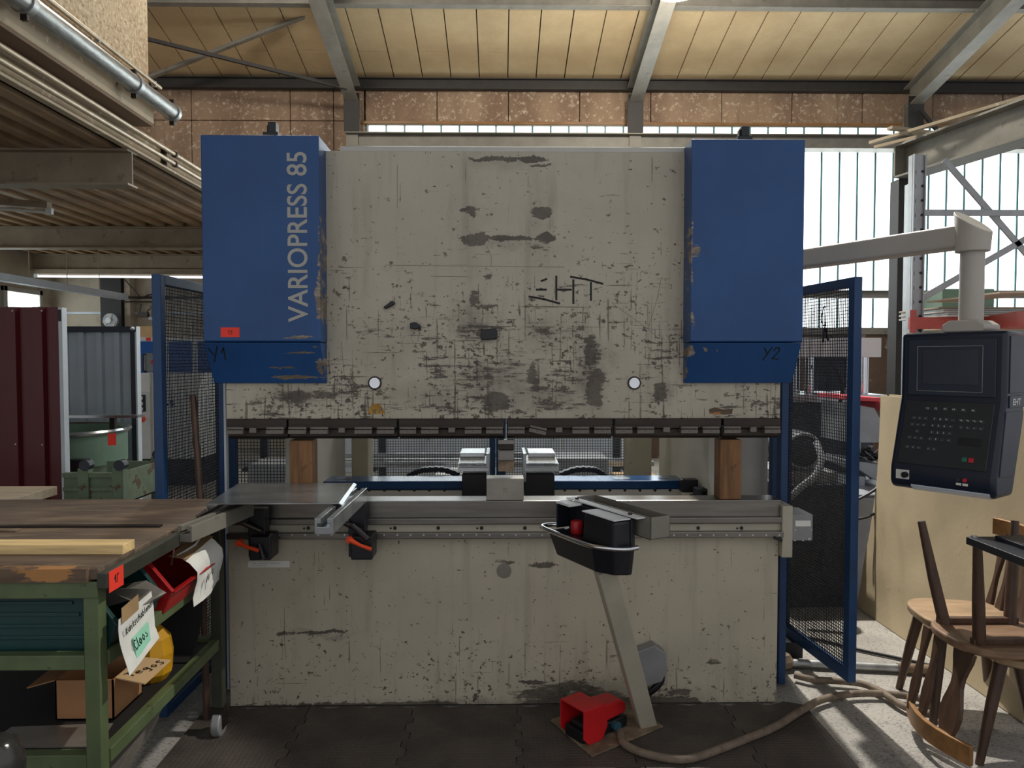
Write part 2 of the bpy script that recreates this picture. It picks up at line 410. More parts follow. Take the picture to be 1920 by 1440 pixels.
def thing(name, label, cat, loc=(0, 0, 0), group=None, rotz=None, rot=None):
    """an Empty at the base of a thing; with a rotation given its parts are built in local coordinates"""
    o = bpy.data.objects.new(name, None); COL.objects.link(o); o.location = loc; o.empty_display_size = .1
    ORG[o] = Vector(loc)
    if rotz is not None or rot is not None:
        o.rotation_euler = rot if rot is not None else (0, 0, rotz); ORG[o] = Vector((0, 0, 0))
    return tag(o, label, cat, group)
def copy_tree(o, parent=None):
    c = o.copy(); COL.objects.link(c); c.parent = parent
    if o in ORG: ORG[c] = ORG[o]
    for ch in o.children: copy_tree(ch, c)
    return c
def rotm(loc, x=0, y=0, z=0):
    return Matrix.Translation(Vector(loc)) @ Matrix.Rotation(z, 4, 'Z') @ Matrix.Rotation(y, 4, 'Y') @ Matrix.Rotation(x, 4, 'X')
def ibeam(m, p0, p1, h, w, tf=.016, tw=.012, up=(0, 0, 1)):
    p0, p1 = Vector(p0), Vector(p1); d = (p1 - p0).normalized(); u = Vector(up); sd = d.cross(u).normalized(); u = sd.cross(d)
    for sgn in (1, -1): m.bar(p0 + u * sgn * (h - tf) / 2, p1 + u * sgn * (h - tf) / 2, w, tf, u)
    m.bar(p0, p1, tw, h - 2 * tf, u); return m
def text(name, body, size, M_, mat, parent, th=.0006, align='LEFT', sx=1.0):
    cu = bpy.data.curves.new(name, 'FONT'); cu.body = body; cu.size = size; cu.extrude = th; cu.align_x = align; cu.align_y = 'CENTER'; cu.resolution_u = 4
    to = bpy.data.objects.new('tmp', cu); COL.objects.link(to)
    dg = bpy.context.evaluated_depsgraph_get(); me = bpy.data.meshes.new_from_object(to.evaluated_get(dg)); bpy.data.objects.remove(to)
    m = MB(); m.add([(v.co.x * sx, v.co.y, v.co.z) for v in me.vertices], [tuple(p.vertices) for p in me.polygons], M_)
    bpy.data.meshes.remove(me)
    return m.build(name, mat, parent)
def strokes(name, lines, w, M_, mat, parent, th=.0008):
    """pen or tape strokes: flat ribbons drawn in the local x, y plane of M_"""
    m = MB()
    for L in lines:
        for a, b in zip(L[:-1], L[1:]):
            a, b = Vector((*a, 0)), Vector((*b, 0)); d = (b - a)
            if d.length < 1e-6: continue
            d.normalize(); n = Vector((-d.y, d.x, 0)) * w / 2; e = d * w * .3
            q = [a - e - n, b + e - n, b + e + n, a - e + n]
            m.add([(*p.xy, 0) for p in q] + [(*p.xy, th) for p in q], [(3, 2, 1, 0), (4, 5, 6, 7), (0, 1, 5, 4), (1, 2, 6, 5), (2, 3, 7, 6), (3, 0, 4, 7)], M_)
    return m.build(name, mat, parent)
FRONT = lambda x, y, z: Matrix(((1, 0, 0, x), (0, 0, -1, y), (0, 1, 0, z), (0, 0, 0, 1)))   # plane facing the camera side (-Y)
def rbox(x0, x1, y0, y1, z0, z1): return MB().box(x0, x1, y0, y1, z0, z1)
# ------------------------------------------------------------------ the setting
YB = 8.57                                     # glazed rear wall of the hall
SL = .223                                     # roof pitch
zr = lambda Y: 6.0 + SL * (YB - Y)
def struct(o): o['kind'] = 'structure'; return o
struct(rbox(-9.5, 10, -7, 11, -.2, 0).build('floor', 'concrete'))
# rear wall: speckled brown panels above the glazing, full height on the left
wb = struct(rbox(-3.3, 10, YB + .06, YB + .2, 0, 6.1).build('wall_back', 'base_wall'))
def wpanel(x0, x1, z0, z1, d=0): rbox(x0 + .006, x1 - .006, YB - .03 - d, YB + .05, z0 + .005, z1 - .005).build('wall_panel', 'wall_brown', wb, .006, seg=1)
for i, x0 in enumerate([-2.12 + k * 1.13 for k in range(11)]):
    wpanel(x0, x0 + 1.13, 5.35, 6.0, .012 * (i % 3 == 1))
for (x0, x1) in ((-3.3, -2.62), (-2.62, -2.14)):
    wpanel(x0, x1, 5.36, 6.0)
    wpanel(x0, x1, 3.4, 5.36); wpanel(x0, x1, 0, 3.4)
wl2 = struct(rbox(-7.9, -3.3, YB + .06, YB + .2, 3.6, 6.1).build('wall_upper_left', 'base_wall'))
for x0, x1 in ((-7.9, -6.4), (-6.4, -4.85), (-4.85, -3.3)):
    for z0, z1 in ((5.36, 6.0), (3.6, 5.36)):
        rbox(x0 + .006, x1 - .006, YB - .03, YB + .05, z0 + .005, z1 - .005).build('wall_panel', 'wall_brown', wl2, .006, seg=1)
for i, x0 in enumerate([-2.14 + k * 1.5 for k in range(8)]):
    rbox(x0 + .006, x0 + 1.494, YB - .02, YB + .05, 0, 2.02).build('wall_panel', 'base_wall', wb, .006, seg=1)
struct(rbox(-2.2, 10, YB - .07, YB + .05, 5.31, 5.35).build('trim_1', 'chair_rail'))
struct(rbox(-2.14, 10, YB - .06, YB + .05, 2.0, 2.1).build('trim_2', 'steel_paint'))
# narrow glazed strip and tall profiled-glass band
def glazing(name, x0, x1, z0, z1, step, mat, ledge=.05):
    w = struct(rbox(x0, x1, YB + .045, YB + .055, z0, z1).build(name, 'cool_grey'))
    fr = MB()
    fr.box(x0, x1, YB - .05, YB + .04, z1 - .02, z1 + .015); fr.box(x0, x1, YB - .05, YB + .04, z0 - .015, z0 + .01); fr.build('window_frame', 'steel_paint', w)
    n = int((x1 - x0) / step); first = None
    for i in range(n):
        a = x0 + i * step
        if first is None: first = rbox(a + .013, a + step - .013, YB - .02, YB + .03, z0 + .012, z1 - .022).build('pane', mat, w, .004, seg=1)
        else:
            c = first.copy(); COL.objects.link(c); c.parent = w; c.location = first.location + Vector((i * step, 0, 0))
    m = MB()
    for i in range(n + 1): m.box(x0 + i * step - .015, x0 + i * step + .015, YB - .035, YB - .015, z0, z1)
    m.build('glazing_bars', 'glass_edge', w, kind='stuff')
    return w
glazing('window_1', -2.08, 8.9, 5.18, 5.31, .289, 'daylit_glass')
glazing('window_2', -2.08, 9.2, 2.1, 4.93, .289, 'daylit_glass')
# ceiling boards between eave purlin and first purlin, dark roof beyond
a_sl = -math.atan(SL)
ce = struct(MB().add([(-8, YB + .3, zr(YB + .3) + .06), (10, YB + .3, zr(YB + .3) + .06), (10, 6.6, zr(6.6) + .06), (-8, 6.6, zr(6.6) + .06),
                      (-8, YB + .3, zr(YB + .3) + .1), (10, YB + .3, zr(YB + .3) + .1), (10, 6.6, zr(6.6) + .1), (-8, 6.6, zr(6.6) + .1)],
                     [(0, 1, 2, 3), (4, 7, 6, 5), (0, 4, 5, 1), (1, 5, 6, 2), (2, 6, 7, 3), (3, 7, 4, 0)]).build('ceiling', 'roof_dark'))
protos = {}
def ceil_panel(x, Y0, Y1, th=0.0):
    L = round((Y1 - Y0) / math.cos(a_sl), 3); yc = (Y0 + Y1) / 2
    loc = Vector((x + .223, yc, zr(yc) + .03 - th))
    if L not in protos:
        o = rbox(-.2155, .2155, -L / 2 + .004, L / 2 - .004, -.02, .02).build('ceiling_panel', 'ceiling_board', ce, .003, seg=1, center=(0, 0, 0)); protos[L] = o
    else:
        o = protos[L].copy(); COL.objects.link(o); o.parent = ce
    o.rotation_euler = (a_sl, 0, 0); o.location = loc - ORG[ce]
for i in range(39):
    x = -7.9 + i * .446
    if -8 < x < 9.3:
        if i % 2: ceil_panel(x, 6.72, YB - .2 - (.5 if x < .5 else 0), .0); ceil_panel(x, YB - .2 - (.5 if x < .5 else 0), YB + .12)
        else: ceil_panel(x, 6.72, YB + .12, .004 * (i % 3))
struct(MB().add([(-8, 6.55, zr(6.55) + .08), (10, 6.55, zr(6.55) + .08), (10, -4.2, zr(-4.2) + .08), (-8, -4.2, zr(-4.2) + .08),
                 (-8, 6.6, zr(6.6) + .18), (10, 6.6, zr(6.6) + .18), (10, -4.2, zr(-4.2) + .18), (-8, -4.2, zr(-4.2) + .18)],
                [(0, 1, 2, 3), (4, 7, 6, 5), (0, 4, 5, 1), (1, 5, 6, 2), (2, 6, 7, 3), (3, 7, 4, 0)]).build('ceiling', 'roof_dark'))
# steel frames
for k, X in enumerate((-2.27, 2.1, 6.47)):
    which = ('left of the press', 'above the middle of the press', 'at the right above the crane beam')[k]
    r = thing('roof_frame', 'grey steel rafter on its column, ' + which, 'rafter', (X, YB - .25, 0), 'steel roof frames')
    m = MB(); ibeam(m, (X, YB - .2, zr(YB - .2) - .35), (X, -4, zr(-4) - .35), .34, .2); m.build('rafter', 'steel_paint', r)
    m = MB(); ibeam(m, (X, YB - .25, 0), (X, YB - .25, 5.62), .2, .18, up=(0, 1, 0)); m.build('column', 'steel_paint', r)
    rbox(X - .12, X + .12, YB - .37, YB - .355, 5.1, 5.68).build('end_plate', 'purlin_dark', r)
for (Y, nm, mt, h) in ((YB - .12, 'dark eave purlin running above the brown wall', 'purlin_dark', .17), (6.62, 'grey upper purlin along the top edge of the ceiling boards', 'steel_paint', .14), (5.0, 'dark purlin above the upper edge of the photo', 'purlin_dark', .16)):
    m = MB(); ibeam(m, (-7.9, Y, zr(Y) - h / 2 - .035), (9.9, Y, zr(Y) - h / 2 - .035), h, .12); tag(m.build('purlin', mt), nm, 'purlin', 'roof purlins')
m = MB(); ibeam(m, (-2.36, YB - .3, 4.97), (9.9, YB - .3, 4.97), .22, .24); cb = m.build('crossbeam', 'steel_paint')
tag(cb, 'grey horizontal steel beam below the narrow window strip', 'beam')
cb2 = MB(); ibeam(cb2, (-2.2, YB - .3, 2.62), (9.9, YB - .3, 2.62), .12, .12); tag(cb2.build('rail_beam', 'steel_paint'), 'thin grey steel rail crossing the glazed wall low down', 'beam')
b1 = MB().bar(W(240, 163, 7.69), W(590, 25, 7.1), .07, .012).bar(W(240, 160, 7.7), W(590, 22, 7.11), .012, .07); tag(b1.build('roof_brace', 'steel_paint'), 'angle iron roof brace rising to the right at upper left', 'brace', 'crossed roof braces')
b2 = MB().bar(W(230, 64, 6.85), W(650, 168, 7.9), .05, .012).bar(W(230, 61, 6.86), W(650, 165, 7.91), .01, .05); tag(b2.build('roof_brace', 'purlin_dark'), 'thin dark roof brace sloping down to the right at upper left', 'brace', 'crossed roof braces')
b3 = MB().bar(W(1725, 205, 8.1), W(1790, 285, 8.1), .05, .05); tag(b3.build('knee_brace', 'purlin_dark'), 'short dark knee brace beside the column at upper right', 'brace')
# lamp hanging at the upper edge of the picture
lp = thing('high_bay_lamp', 'round high bay lamp glowing at the top edge beside the rafter', 'lamp', (2.0, 5.1, 5.72))
MB().lathe([(.24, 0), (.245, .02), (.2, .16), (.09, .3), (.07, .42), (.02, .44)], (2.0, 5.1, 5.74), 28).build('lamp_shade', 'steel_paint', lp, smooth=40)
MB().lathe([(.02, -.012), (.2, -.01), (.22, 0), (.22, .01)], (2.0, 5.1, 5.74), 28).build('lens', 'lamp_lens', lp, smooth=40)
MB().cyl((2.0, 5.1, 6.17), (2.0, 5.1, zr(5.1)), .012, 8).build('cord', 'cable_black', lp)

# ------------------------------------------------------------------ mezzanine on the left
uw = struct(rbox(-3.2, -3.0, -3.6, 3.09, 3.62, 8.2).build('wall_upper', 'stucco'))
rbox(-3.0, -2.955, -3.6, 3.085, 3.62, 3.9).build('ledge', 'fascia', uw, .01)
rbox(-3.195, -2.965, -3.6, 3.08, 3.6, 3.62).build('soffit', 'soffit', uw)
fa = MB(); fa.box(-3.17, -3.15, -3.6, YB - .05, 3.38, 3.595); fa.box(-3.17, -3.09, -3.6, YB - .05, 3.38, 3.4); fa.box(-3.17, -3.11, -3.6, YB - .05, 3.575, 3.595)
tag(fa.build('edge_channel', 'fascia'), 'long beige steel channel along the edge of the mezzanine', 'channel')
dk = struct(rbox(-8, -3.17, -3.6, 10, 3.5, 3.56).build('ceiling_mezzanine', 'deck_brown'))
rib0 = None
for i in range(19):
    x = -3.3 - i * .25
    if rib0 is None: rib0 = MB().prism([(x - .085, 3.5), (x - .05, 3.385), (x + .05, 3.385), (x + .085, 3.5)], 'y', -3.6, 10).build('deck_rib', 'deck_brown', dk)
    else:
        c = rib0.copy(); COL.objects.link(c); c.parent = dk; c.location = rib0.location + Vector((-.25 * i, 0, 0))
for k, (Y, h, x1) in enumerate(((3.03, .30, -3.12), (6.8, .29, -3.17), (9.5, .27, -3.17))):
    lab = ('nearest brown steel I-beam under the mezzanine deck, its cut end showing', 'middle brown steel I-beam crossing under the mezzanine deck', 'farthest beige I-beam under the mezzanine above the tube light')[k]
    m = MB(); ibeam(m, (-7.95, Y, 3.38 - h / 2), (x1, Y, 3.38 - h / 2), h, .17); o = tag(m.build('deck_beam', 'steel_warm'), lab, 'beam', 'beams under the mezzanine')
# pipes
pp = thing('drain_pipe', 'thick galvanised pipe clamped along the upper wall at top left', 'pipe', (-2.865, 3.25, 3.7))
MB().tube([(-2.865, -3.5, 3.77), (-2.865, 3.27, 3.77)], .067, 18).build('pipe_run', 'pipe_zinc', pp, smooth=40)
for y in (1.2, 2.55, 3.23):
    MB().tube([(-2.865, y - .025, 3.77), (-2.865, y + .025, 3.77)], .078, 18).build('pipe_collar', 'galvanised', pp, smooth=40)
    MB().box(-2.885, -2.845, y - .012, y + .012, 3.66, 3.88).box(-2.95, -2.885, y - .01, y + .01, 3.85, 3.87).build('pipe_clamp', 'dark_steel', pp)
cp = thing('conduit', 'thin metal conduit above the thick pipe at top left', 'conduit', (-2.96, 3.2, 3.95))
MB().tube([(-2.95, -3.5, 3.97), (-2.95, 3.2, 3.97)], .017, 10).build('pipe_run', 'conduit', cp, smooth=40)
for y in (1.0, 2.2, 3.1): MB().box(-2.975, -2.94, y - .012, y + .012, 3.945, 3.99).build('pipe_clamp', 'galvanised', cp)
for k, z in enumerate((3.545, 3.455)):
    cp = thing('conduit', ('upper', 'lower')[k] + ' of two beige pipes fixed to the mezzanine edge channel', 'pipe', (-3.08, 2, z), 'pipes on the mezzanine edge')
    MB().tube([(-3.07, -3.5, z), (-3.07, YB - .1, z)], .021, 10).build('pipe_run', 'conduit', cp, smooth=40)
    for y in (.75, 3.75):
        MB().tube([(-3.07, y - .015, z), (-3.07, y + .015, z)], .03, 12).build('pipe_clamp', 'dark_steel', cp)
for y in (.72, 3.66): tag(rbox(-3.148, -3.112, y - .02, y + .02, 3.402, 3.572).build('pipe_bracket', 'dark_steel'), 'short dark bracket strap holding the paired pipes, ' + ('near the left edge' if y < 1 else 'beside the left blue housing'), 'bracket', 'pipe brackets')
# annex behind the mezzanine
struct(rbox(-8.1, -8.0, -3.6, 10.1, 0, 3.5).build('wall_left', 'plaster'))
wa = struct(rbox(-8, -2.2, 10.07, 10.2, 0, 3.5).build('wall_annex', 'plaster'))
rbox(-7.9, -2.3, 10.03, 10.07, 2.4, 2.44).build('trim_rail', 'strip_white', wa)
rbox(-6.98, -6.62, 9.78, 10.06, 0, 3.4).build('column', 'column_dark', wa)
rbox(-6.6, -6.5, 9.85, 10.06, 0, 3.4).build('pilaster', 'plaster', wa)
struct(rbox(-3.35, -2.2, YB + .2, 10.07, 0, 3.6).build('wall_return', 'plaster'))
for k, (y0, y1) in enumerate(((7.0, 8.55), (8.7, 9.72), (4.2, 5.6), (5.75, 6.9))):  # last two windows are unseen, added to lighten the annex
    w = struct(rbox(-8.0, -7.985, y0, y1, 1.9, 2.78).build('window_%d' % (k + 3), 'strip_white'))
    f = MB(); z0, z1 = 1.9, 2.78
    for a, b, c_, d in ((y0, y1, z1 - .08, z1), (y0, y1, z0, z0 + .08), (y0, y0 + .09, z0, z1), (y1 - .09, y1, z0, z1)): f.box(-7.99, -7.93, a, b, c_, d)
    f.build('window_frame', 'cream_grey', w, .006, seg=1)
    rbox(-7.982, -7.97, y0 + .09, y1 - .09, z0 + .08, z1 - .08).build('pane', 'daylit_glass_dim', w)
# fluorescent fittings
def tube_light(name, label, p0, p1, group='tube lights under the mezzanine', h=.07, mat='tube_off'):
    p0, p1 = Vector(p0), Vector(p1); t = thing(name, label, 'light', (p0 + p1) / 2, group)
    MB().bar(p0 + Vector((0, 0, h)), p1 + Vector((0, 0, h)), .09, h).build('fitting', 'steel_warm', t)
    d = (p1 - p0).normalized(); MB().tube([p0 + d * .05, p1 - d * .05], .018, 10).build('tube', mat, t, smooth=40)
    for p in (p0, p1): MB().bar(p - d * .03 + Vector((0, 0, .01)), p + d * .03 + Vector((0, 0, .01)), .045, .06).build('socket', 'white_paint', t)
tube_light('tube_light', 'unlit tube light at the left edge below the nearest deck beam', (-5.9, 4.6, 3.24), W(93, 398, 4.6))
tube_light('tube_light', 'long lit tube light hanging below the farthest deck beam', (-7.6, 9.0, W(200, 518, 9.0).z), W(385, 520, 9.0), mat='tube_lit')
ch = thing('cable_channel', 'white cable channel running back under the mezzanine ceiling', 'cable duct', (-6.45, 8, 2.7))
MB().box(-6.55, -6.4, 4.5, 9.6, 2.62, 2.72).build('channel', 'strip_white', ch, .008); 
for y in (7.2, 8.1, 9.0): MB().box(-6.48, -6.47, y - .2, y - .19, 2.72, 3.385).build('hanger', 'steel_warm', ch)
jb = thing('tool_arm', 'thin tool arm with hanging cables on the annex wall', 'tool arm', W(265, 566, 9.9))
p = lambda x, y: W(x, y, 9.8)
MB().tube([p(212, 558), p(380, 558)], .022, 8).tube([p(220, 566), p(300, 566)], .012, 8).build('rail', 'dark_steel', jb)
MB().tube([p(212, 520), p(205, 535), p(225, 550), p(260, 560), p(285, 552), p(320, 562)], .012, 6, smooth=5).tube([p(228, 518), p(262, 556)], .01, 6).tube([p(265, 570), p(262, 585), p(270, 590), p(284, 575)], .01, 6, smooth=4).build('cable', 'cable_black', jb)
MB().box(p(259, 566).x, p(268, 0).x, 9.76, 9.84, p(0, 595).z, p(0, 585).z).build('nozzle', 'dark_steel', jb)
MB().cyl(p(284, 574), p(286, 594), .03, 10).build('grip', 'rust_plate', jb); MB().box(p(270, 0).x, p(284, 0).x, 9.76, 9.84, p(0, 600).z, p(0, 594).z).build('hook_plate', 'cool_grey', jb)
fn = thing('wall_fan', 'round grey fan above the slate corrugated panel', 'fan', W(208, 612, 9.6))
c = W(208, 601, 9.6); MB().lathe([(.125, -.03), (.13, 0), (.125, .03)], c, 28, 'y').build('guard_ring', 'cool_grey', fn, smooth=40)
MB().lathe([(.05, -.06), (.052, .01)], c + Vector((-.02, 0, 0)), 18, 'y').build('hub', 'white_paint', fn, smooth=40)
for k in range(3):
    MB().prism([(-.03, .03), (.03, .03), (.05, .11), (-.04, .11)], 'y', -.004, .004, Matrix.Translation(c + Vector((-.01, -.035, 0))) @ Matrix.Rotation(k * 2.094, 4, 'Y')).build('blade', 'cream_grey', fn)
MB().cyl(c + Vector((0, .05, -.12)), (c.x, c.y + .05, 1.6), .02, 8).build('stand', 'cool_grey', fn)
# ------------------------------------------------------------------ press brake
def text_fit(name, body, w, h, M_, mat, parent, th=.0006):
    cu = bpy.data.curves.new(name, 'FONT'); cu.body = body; cu.size = 1; cu.extrude = .001; cu.offset = .012; cu.resolution_u = 5
    to = bpy.data.objects.new('tmp', cu); COL.objects.link(to)
    dg = bpy.context.evaluated_depsgraph_get(); me = bpy.data.meshes.new_from_object(to.evaluated_get(dg)); bpy.data.objects.remove(to)
    xs = [v.co.x for v in me.vertices]; ys = [v.co.y for v in me.vertices]
    a, b, c, d = min(xs), max(xs), min(ys), max(ys); m = MB()
    m.add([((v.co.x - a) / (b - a) * w, (v.co.y - c) / (d - c) * h, th if v.co.z > 0 else 0) for v in me.vertices], [tuple(p.vertices) for p in me.polygons], M_)
    bpy.data.meshes.remove(me); return m.build(name, mat, parent)
press = thing('press_brake', 'large worn cream and blue press brake filling the middle of the hall', 'press brake', (0.02, .3, 0))
RX0, RX1 = fx(424, 0, 760), fx(1463, 0, 760); RZ0, RZ1 = fz(785, 0), fz(284, 0)
rc = ((RX0 + RX1) / 2, .03, (RZ0 + RZ1) / 2)
def st(px, py, rx, rz, s=1, soft=.6): p = W(px, py, 0); return (p.x, p.z, rx / 408, rz / 408, s, soft)
ram_st = [st(925, 298, 52, 5), st(1000, 298, 34, 6), st(1012, 310, 20, 3), st(888, 396, 8, 14), st(880, 392, 14, 4), st(1013, 400, 22, 13, .75), st(893, 449, 30, 12), st(955, 447, 60, 4), st(1024, 446, 26, 12), st(1015, 463, 30, 11, .55),
          st(912, 522, 18, 15, .5, .2), st(888, 555, 18, 18, .85, .3), st(912, 572, 22, 10, .7, .2), st(865, 622, 36, 26, .62, 0), st(1000, 560, 26, 14, .5, 0), st(1025, 622, 46, 20, .62, 0), st(915, 705, 22, 34, .62, .1), st(995, 706, 16, 40, .72, .2),
          st(1112, 660, 20, 50, .75, .2), st(1118, 725, 26, 50, .95, .3), st(1238, 735, 20, 24, .85, .4), st(1225, 748, 30, 12, .6, .1), st(815, 700, 34, 16, .58, 0), st(925, 752, 40, 30, .85, .2), st(800, 764, 190, 10, .55, 0), st(1050, 760, 90, 16, .6, 0),
          st(545, 742, 70, 22, .75, .05), st(480, 755, 30, 16, .5, 0), st(610, 735, 40, 20, .6, 0), st(700, 620, 70, 40, .42, 0), st(940, 640, 150, 60, .36, 0), st(1010, 700, 190, 70, .4, 0), st(900, 330, 90, 10, .3, 0), st(1160, 560, 5, 12, .6), st(730, 480, 130, 70, .22, 0)]
press_mat('ram_enamel', rc, ram_st, S(182, 174, 155), (.45, -.42), .095, [st(880, 420, 40, 160, .25, 0), st(1010, 420, 40, 160, .25, 0), st(890, 600, 60, 70, .6, 0), st(1020, 620, 70, 50, .5, 0), st(920, 720, 120, 60, .65, 0), st(1110, 700, 50, 90, .75, 0), st(820, 740, 120, 40, .45, 0), st(1020, 745, 120, 40, .6, 0), st(560, 745, 110, 30, .5, 0), st(730, 650, 110, 70, .3, 0), st(1240, 740, 40, 30, .5, 0), st(940, 310, 120, 16, .3, 0), st(945, 455, 110, 18, .35, 0)])
ram = rbox(RX0, RX1, 0, .06, RZ0, RZ1).build('ram', 'ram_enamel', press, .003, center=rc)
rbox(fx(640, 0), fx(1282, 0), .005, .07, RZ1, RZ1 + .022).build('top_ledge', 'cream_grey', ram, .002)
rbox(RX0 + .1, RX1 - .1, .06, .16, RZ0 + .02, RZ1 - .05).build('ram_rib', 'cream_paint', ram)
for px in (703, 1189):
    c = W(px, 718, 0)
    o = MB().lathe([(.031, 0), (.031, -.006), (.025, -.008)], c, 26, 'y').build('sight_ring', 'dark_steel', ram, smooth=40)
    MB().lathe([(.024, -.004), (.024, -.009)], c, 26, 'y').build('sight_glass', 'chrome', ram, smooth=40)
c = W(705, 768, 0); MB().prism([(c.x - .04, c.z - .02), (c.x + .042, c.z - .02), (c.x + .02, c.z + .028), (c.x - .018, c.z + .028)], 'y', -.0008, 0).build('warning_sign', 'warning_yellow', ram)
c = W(1352, 771, 0); MB().prism([(c.x - .055, c.z - .012), (c.x - .02, c.z - .016), (c.x + .05, c.z - .014), (c.x + .055, c.z + .012), (c.x + .01, c.z + .008), (c.x - .03, c.z + .018), (c.x - .055, c.z + .01)], 'y', -.0008, 0).build('sticker_rest', 'wood_chip', ram)
q = lambda a: [(W(x, y, 0).x, W(x, y, 0).z) for x, y in a]
eht = [[(1015, 527), (1025, 523)], [(1006, 543), (1024, 543)], [(992, 556), (1020, 561), (1049, 569)], [(1043, 518), (1043, 562)], [(1046, 543), (1071, 543)], [(1075, 525), (1075, 569)], [(1070, 519), (1100, 524), (1130, 532)], [(1108, 530), (1108, 563)]]
strokes('logo_tape', [q(a) for a in eht], .009, FRONT(0, -.0002, 0), 'marker_black', ram)
strokes('scratch', [q(a) for a in ([(1150, 570), (1215, 617), (1232, 632)], [(1215, 617), (1232, 560), (1240, 520)], [(722, 497), (1058, 501)], [(808, 518), (878, 519)], [(912, 460), (921, 480), (921, 498)], [(640, 640), (645, 700), (650, 740)], [(745, 310), (745, 390)])], .0013, FRONT(0, 0, 0), 'dark_steel', ram, .0004)

# blue cylinder housings
def blue_mat(name, lst, center):
    t = NT(name); v = t.tc.outputs['Object']; n = t.noise(v, 2.5, 5, .6)
    c = t.mix(t.step(n, .3, .7), S(16, 66, 120), S(22, 76, 132))
    c = t.mix(t.math('MULTIPLY', t.step(t.noise(v, 5, 6, .7), .6, .75), .25), c, S(16, 48, 90))
    b = blobs(t, v, lst, center, .035, 18); gr = t.noise(v, 16, 8, .75, (.35, 1, 1.6))
    bm = t.math('MULTIPLY', t.step(t.math('ADD', b, t.math('MULTIPLY', t.math('SUBTRACT', gr, .5), 1.6)), .48, .6), t.step(b, .02, .2))
    c = t.mix(bm, c, t.mix(t.step(gr, .5, .62), S(112, 100, 84), S(150, 140, 124)))
    c = t.mix(t.math('MULTIPLY', t.step(t.noise(v, 26, 5, .7), .74, .76), .8), c, S(170, 168, 160))
    t.bump(t.noise(v, 40, 3, .6), .05, .003); t.fin(c, .4)
TF, TBk = -.13, .24
def housing(side):
    L = side == 'left'
    x0, x1 = (fx(378, TF, 420), fx(599, TF, 420)) if L else (fx(1296, TF, 420), fx(1508, TF, 420))
    zt, zs, zb = fz(253 if L else 261, TF, 490 if L else 1400), fz(640, TF), fz(718, -.02)
    cen = ((x0 + x1) / 2, 0, (zt + zs) / 2)
    def s2(px, py, rx, rz, s=1, soft=0): p = W(px, py, TF); return (p.x, p.z, rx / 424, rz / 424, s, soft)
    lst = [s2(600, 480, 8, 190, .62), s2(598, 570, 14, 60, .8), s2(560, 632, 60, 6, .7), s2(515, 595, 5, 12, .5)] if L else [s2(1298, 480, 6, 120, .75), s2(1305, 470, 14, 24, .7), s2(1298, 600, 8, 40, .6), s2(1325, 540, 8, 24, .4)]
    blue_mat('blue_enamel_' + side, lst, cen)
    cen2 = ((x0 + x1) / 2, 0, (zs + zb) / 2)
    lst = [s2(560, 662, 50, 4, .9), s2(520, 690, 70, 6, .75), s2(540, 708, 90, 8, .8), s2(596, 690, 14, 34, .8), s2(590, 650, 16, 10, .6)] if L else [s2(1296, 660, 14, 20, .8), s2(1290, 700, 10, 30, .9), s2(1325, 655, 8, 10, .7), s2(1346, 658, 5, 10, .6)]
    blue_mat('blue_apron_' + side, lst, cen2)
    h = MB().prism([(TBk, zt), (TF, zt), (TF, zs), (TF + .012, zs - .004), (TBk, zs - .004)], 'x', x0, x1).build('cylinder_housing', 'blue_enamel_' + side, press, .004, center=cen)
    MB().prism([(.2, zs - .006), (TF + .004, zs - .006), (-.02, zb), (.0, zb - .002), (.2, zb)], 'x', x0 + .002, x1 - .002).build('apron', 'blue_apron_' + side, h, .003, center=cen2)
    c = W(513 if L else 1391, 253 if L else 260, .02); c.z = zt
    MB().box(c.x - .034, c.x + .034, -.03, .05, zt, zt + .045).box(c.x - .014, c.x + .022, -.02, .03, zt + .045, zt + .092).box(c.x - .022, c.x - .014, -.01, .02, zt + .05, zt + .08).build('valve_cap', 'black_plastic', h, .003)
    ay = Vector((0, TF + .02, zs - zb)); ay = Vector((0, -(0.11), zs - zb)).normalized(); az = Vector((1, 0, 0)).cross(ay)
    p0 = Vector((fx(398 if L else 1427, -.07, 668), -.02 - .11 * (.3), 0)); p0.z = zb + (zs - zb) * .62
    p0.y = -.02 + (TF + .004 + .02) * .62 - .002
    Mx = Matrix(((1, ay.x, az.x, p0.x), (0, ay.y, az.y, p0.y), (0, ay.z, az.z, p0.z), (0, 0, 0, 1)))
    if L: ln = [[(0, .045), (.018, .012)], [(.04, .058), (.012, -.022)], [(.052, .024), (.066, .05), (.063, -.012)]]
    else: ln = [[(0, .05), (.016, .022)], [(.034, .054), (.004, -.014)], [(.044, .036), (.052, .05), (.066, .05), (.07, .034), (.044, -.006), (.074, -.008)]]
    strokes('marker_writing', ln, .0055, Mx, 'marker_black', h)
    return h, x0, x1, zt, zs
hl, lx0, lx1, lzt, lzs = housing('left'); hr, *_ = housing('right')
p0, p1 = W(578, 604, TF), W(537, 285, TF)
text_fit('lettering', 'VARIOPRESS 85', p1.z - p0.z, p0.x - p1.x, Matrix(((0, -1, 0, p0.x), (0, 0, -1, TF - .0005), (1, 0, 0, p0.z), (0, 0, 0, 1))), 'legend_grey', hl, .0008)
a, b = W(414, 632, TF), W(449, 614, TF)
tg = rbox(a.x, b.x, TF - .0012, TF, a.z, b.z).build('price_tag', 'tag_red', hl)
def tag12(M_, par, k=1.0, nm='tag_number'): strokes(nm, [[(0, .006 * k), (.004 * k, .009 * k), (.003 * k, -.003 * k)], [(.008 * k, .006 * k), (.011 * k, .0085 * k), (.013 * k, .006 * k), (.007 * k, -.003 * k), (.015 * k, -.003 * k)]], .0013 * k, M_, 'marker_black', par)
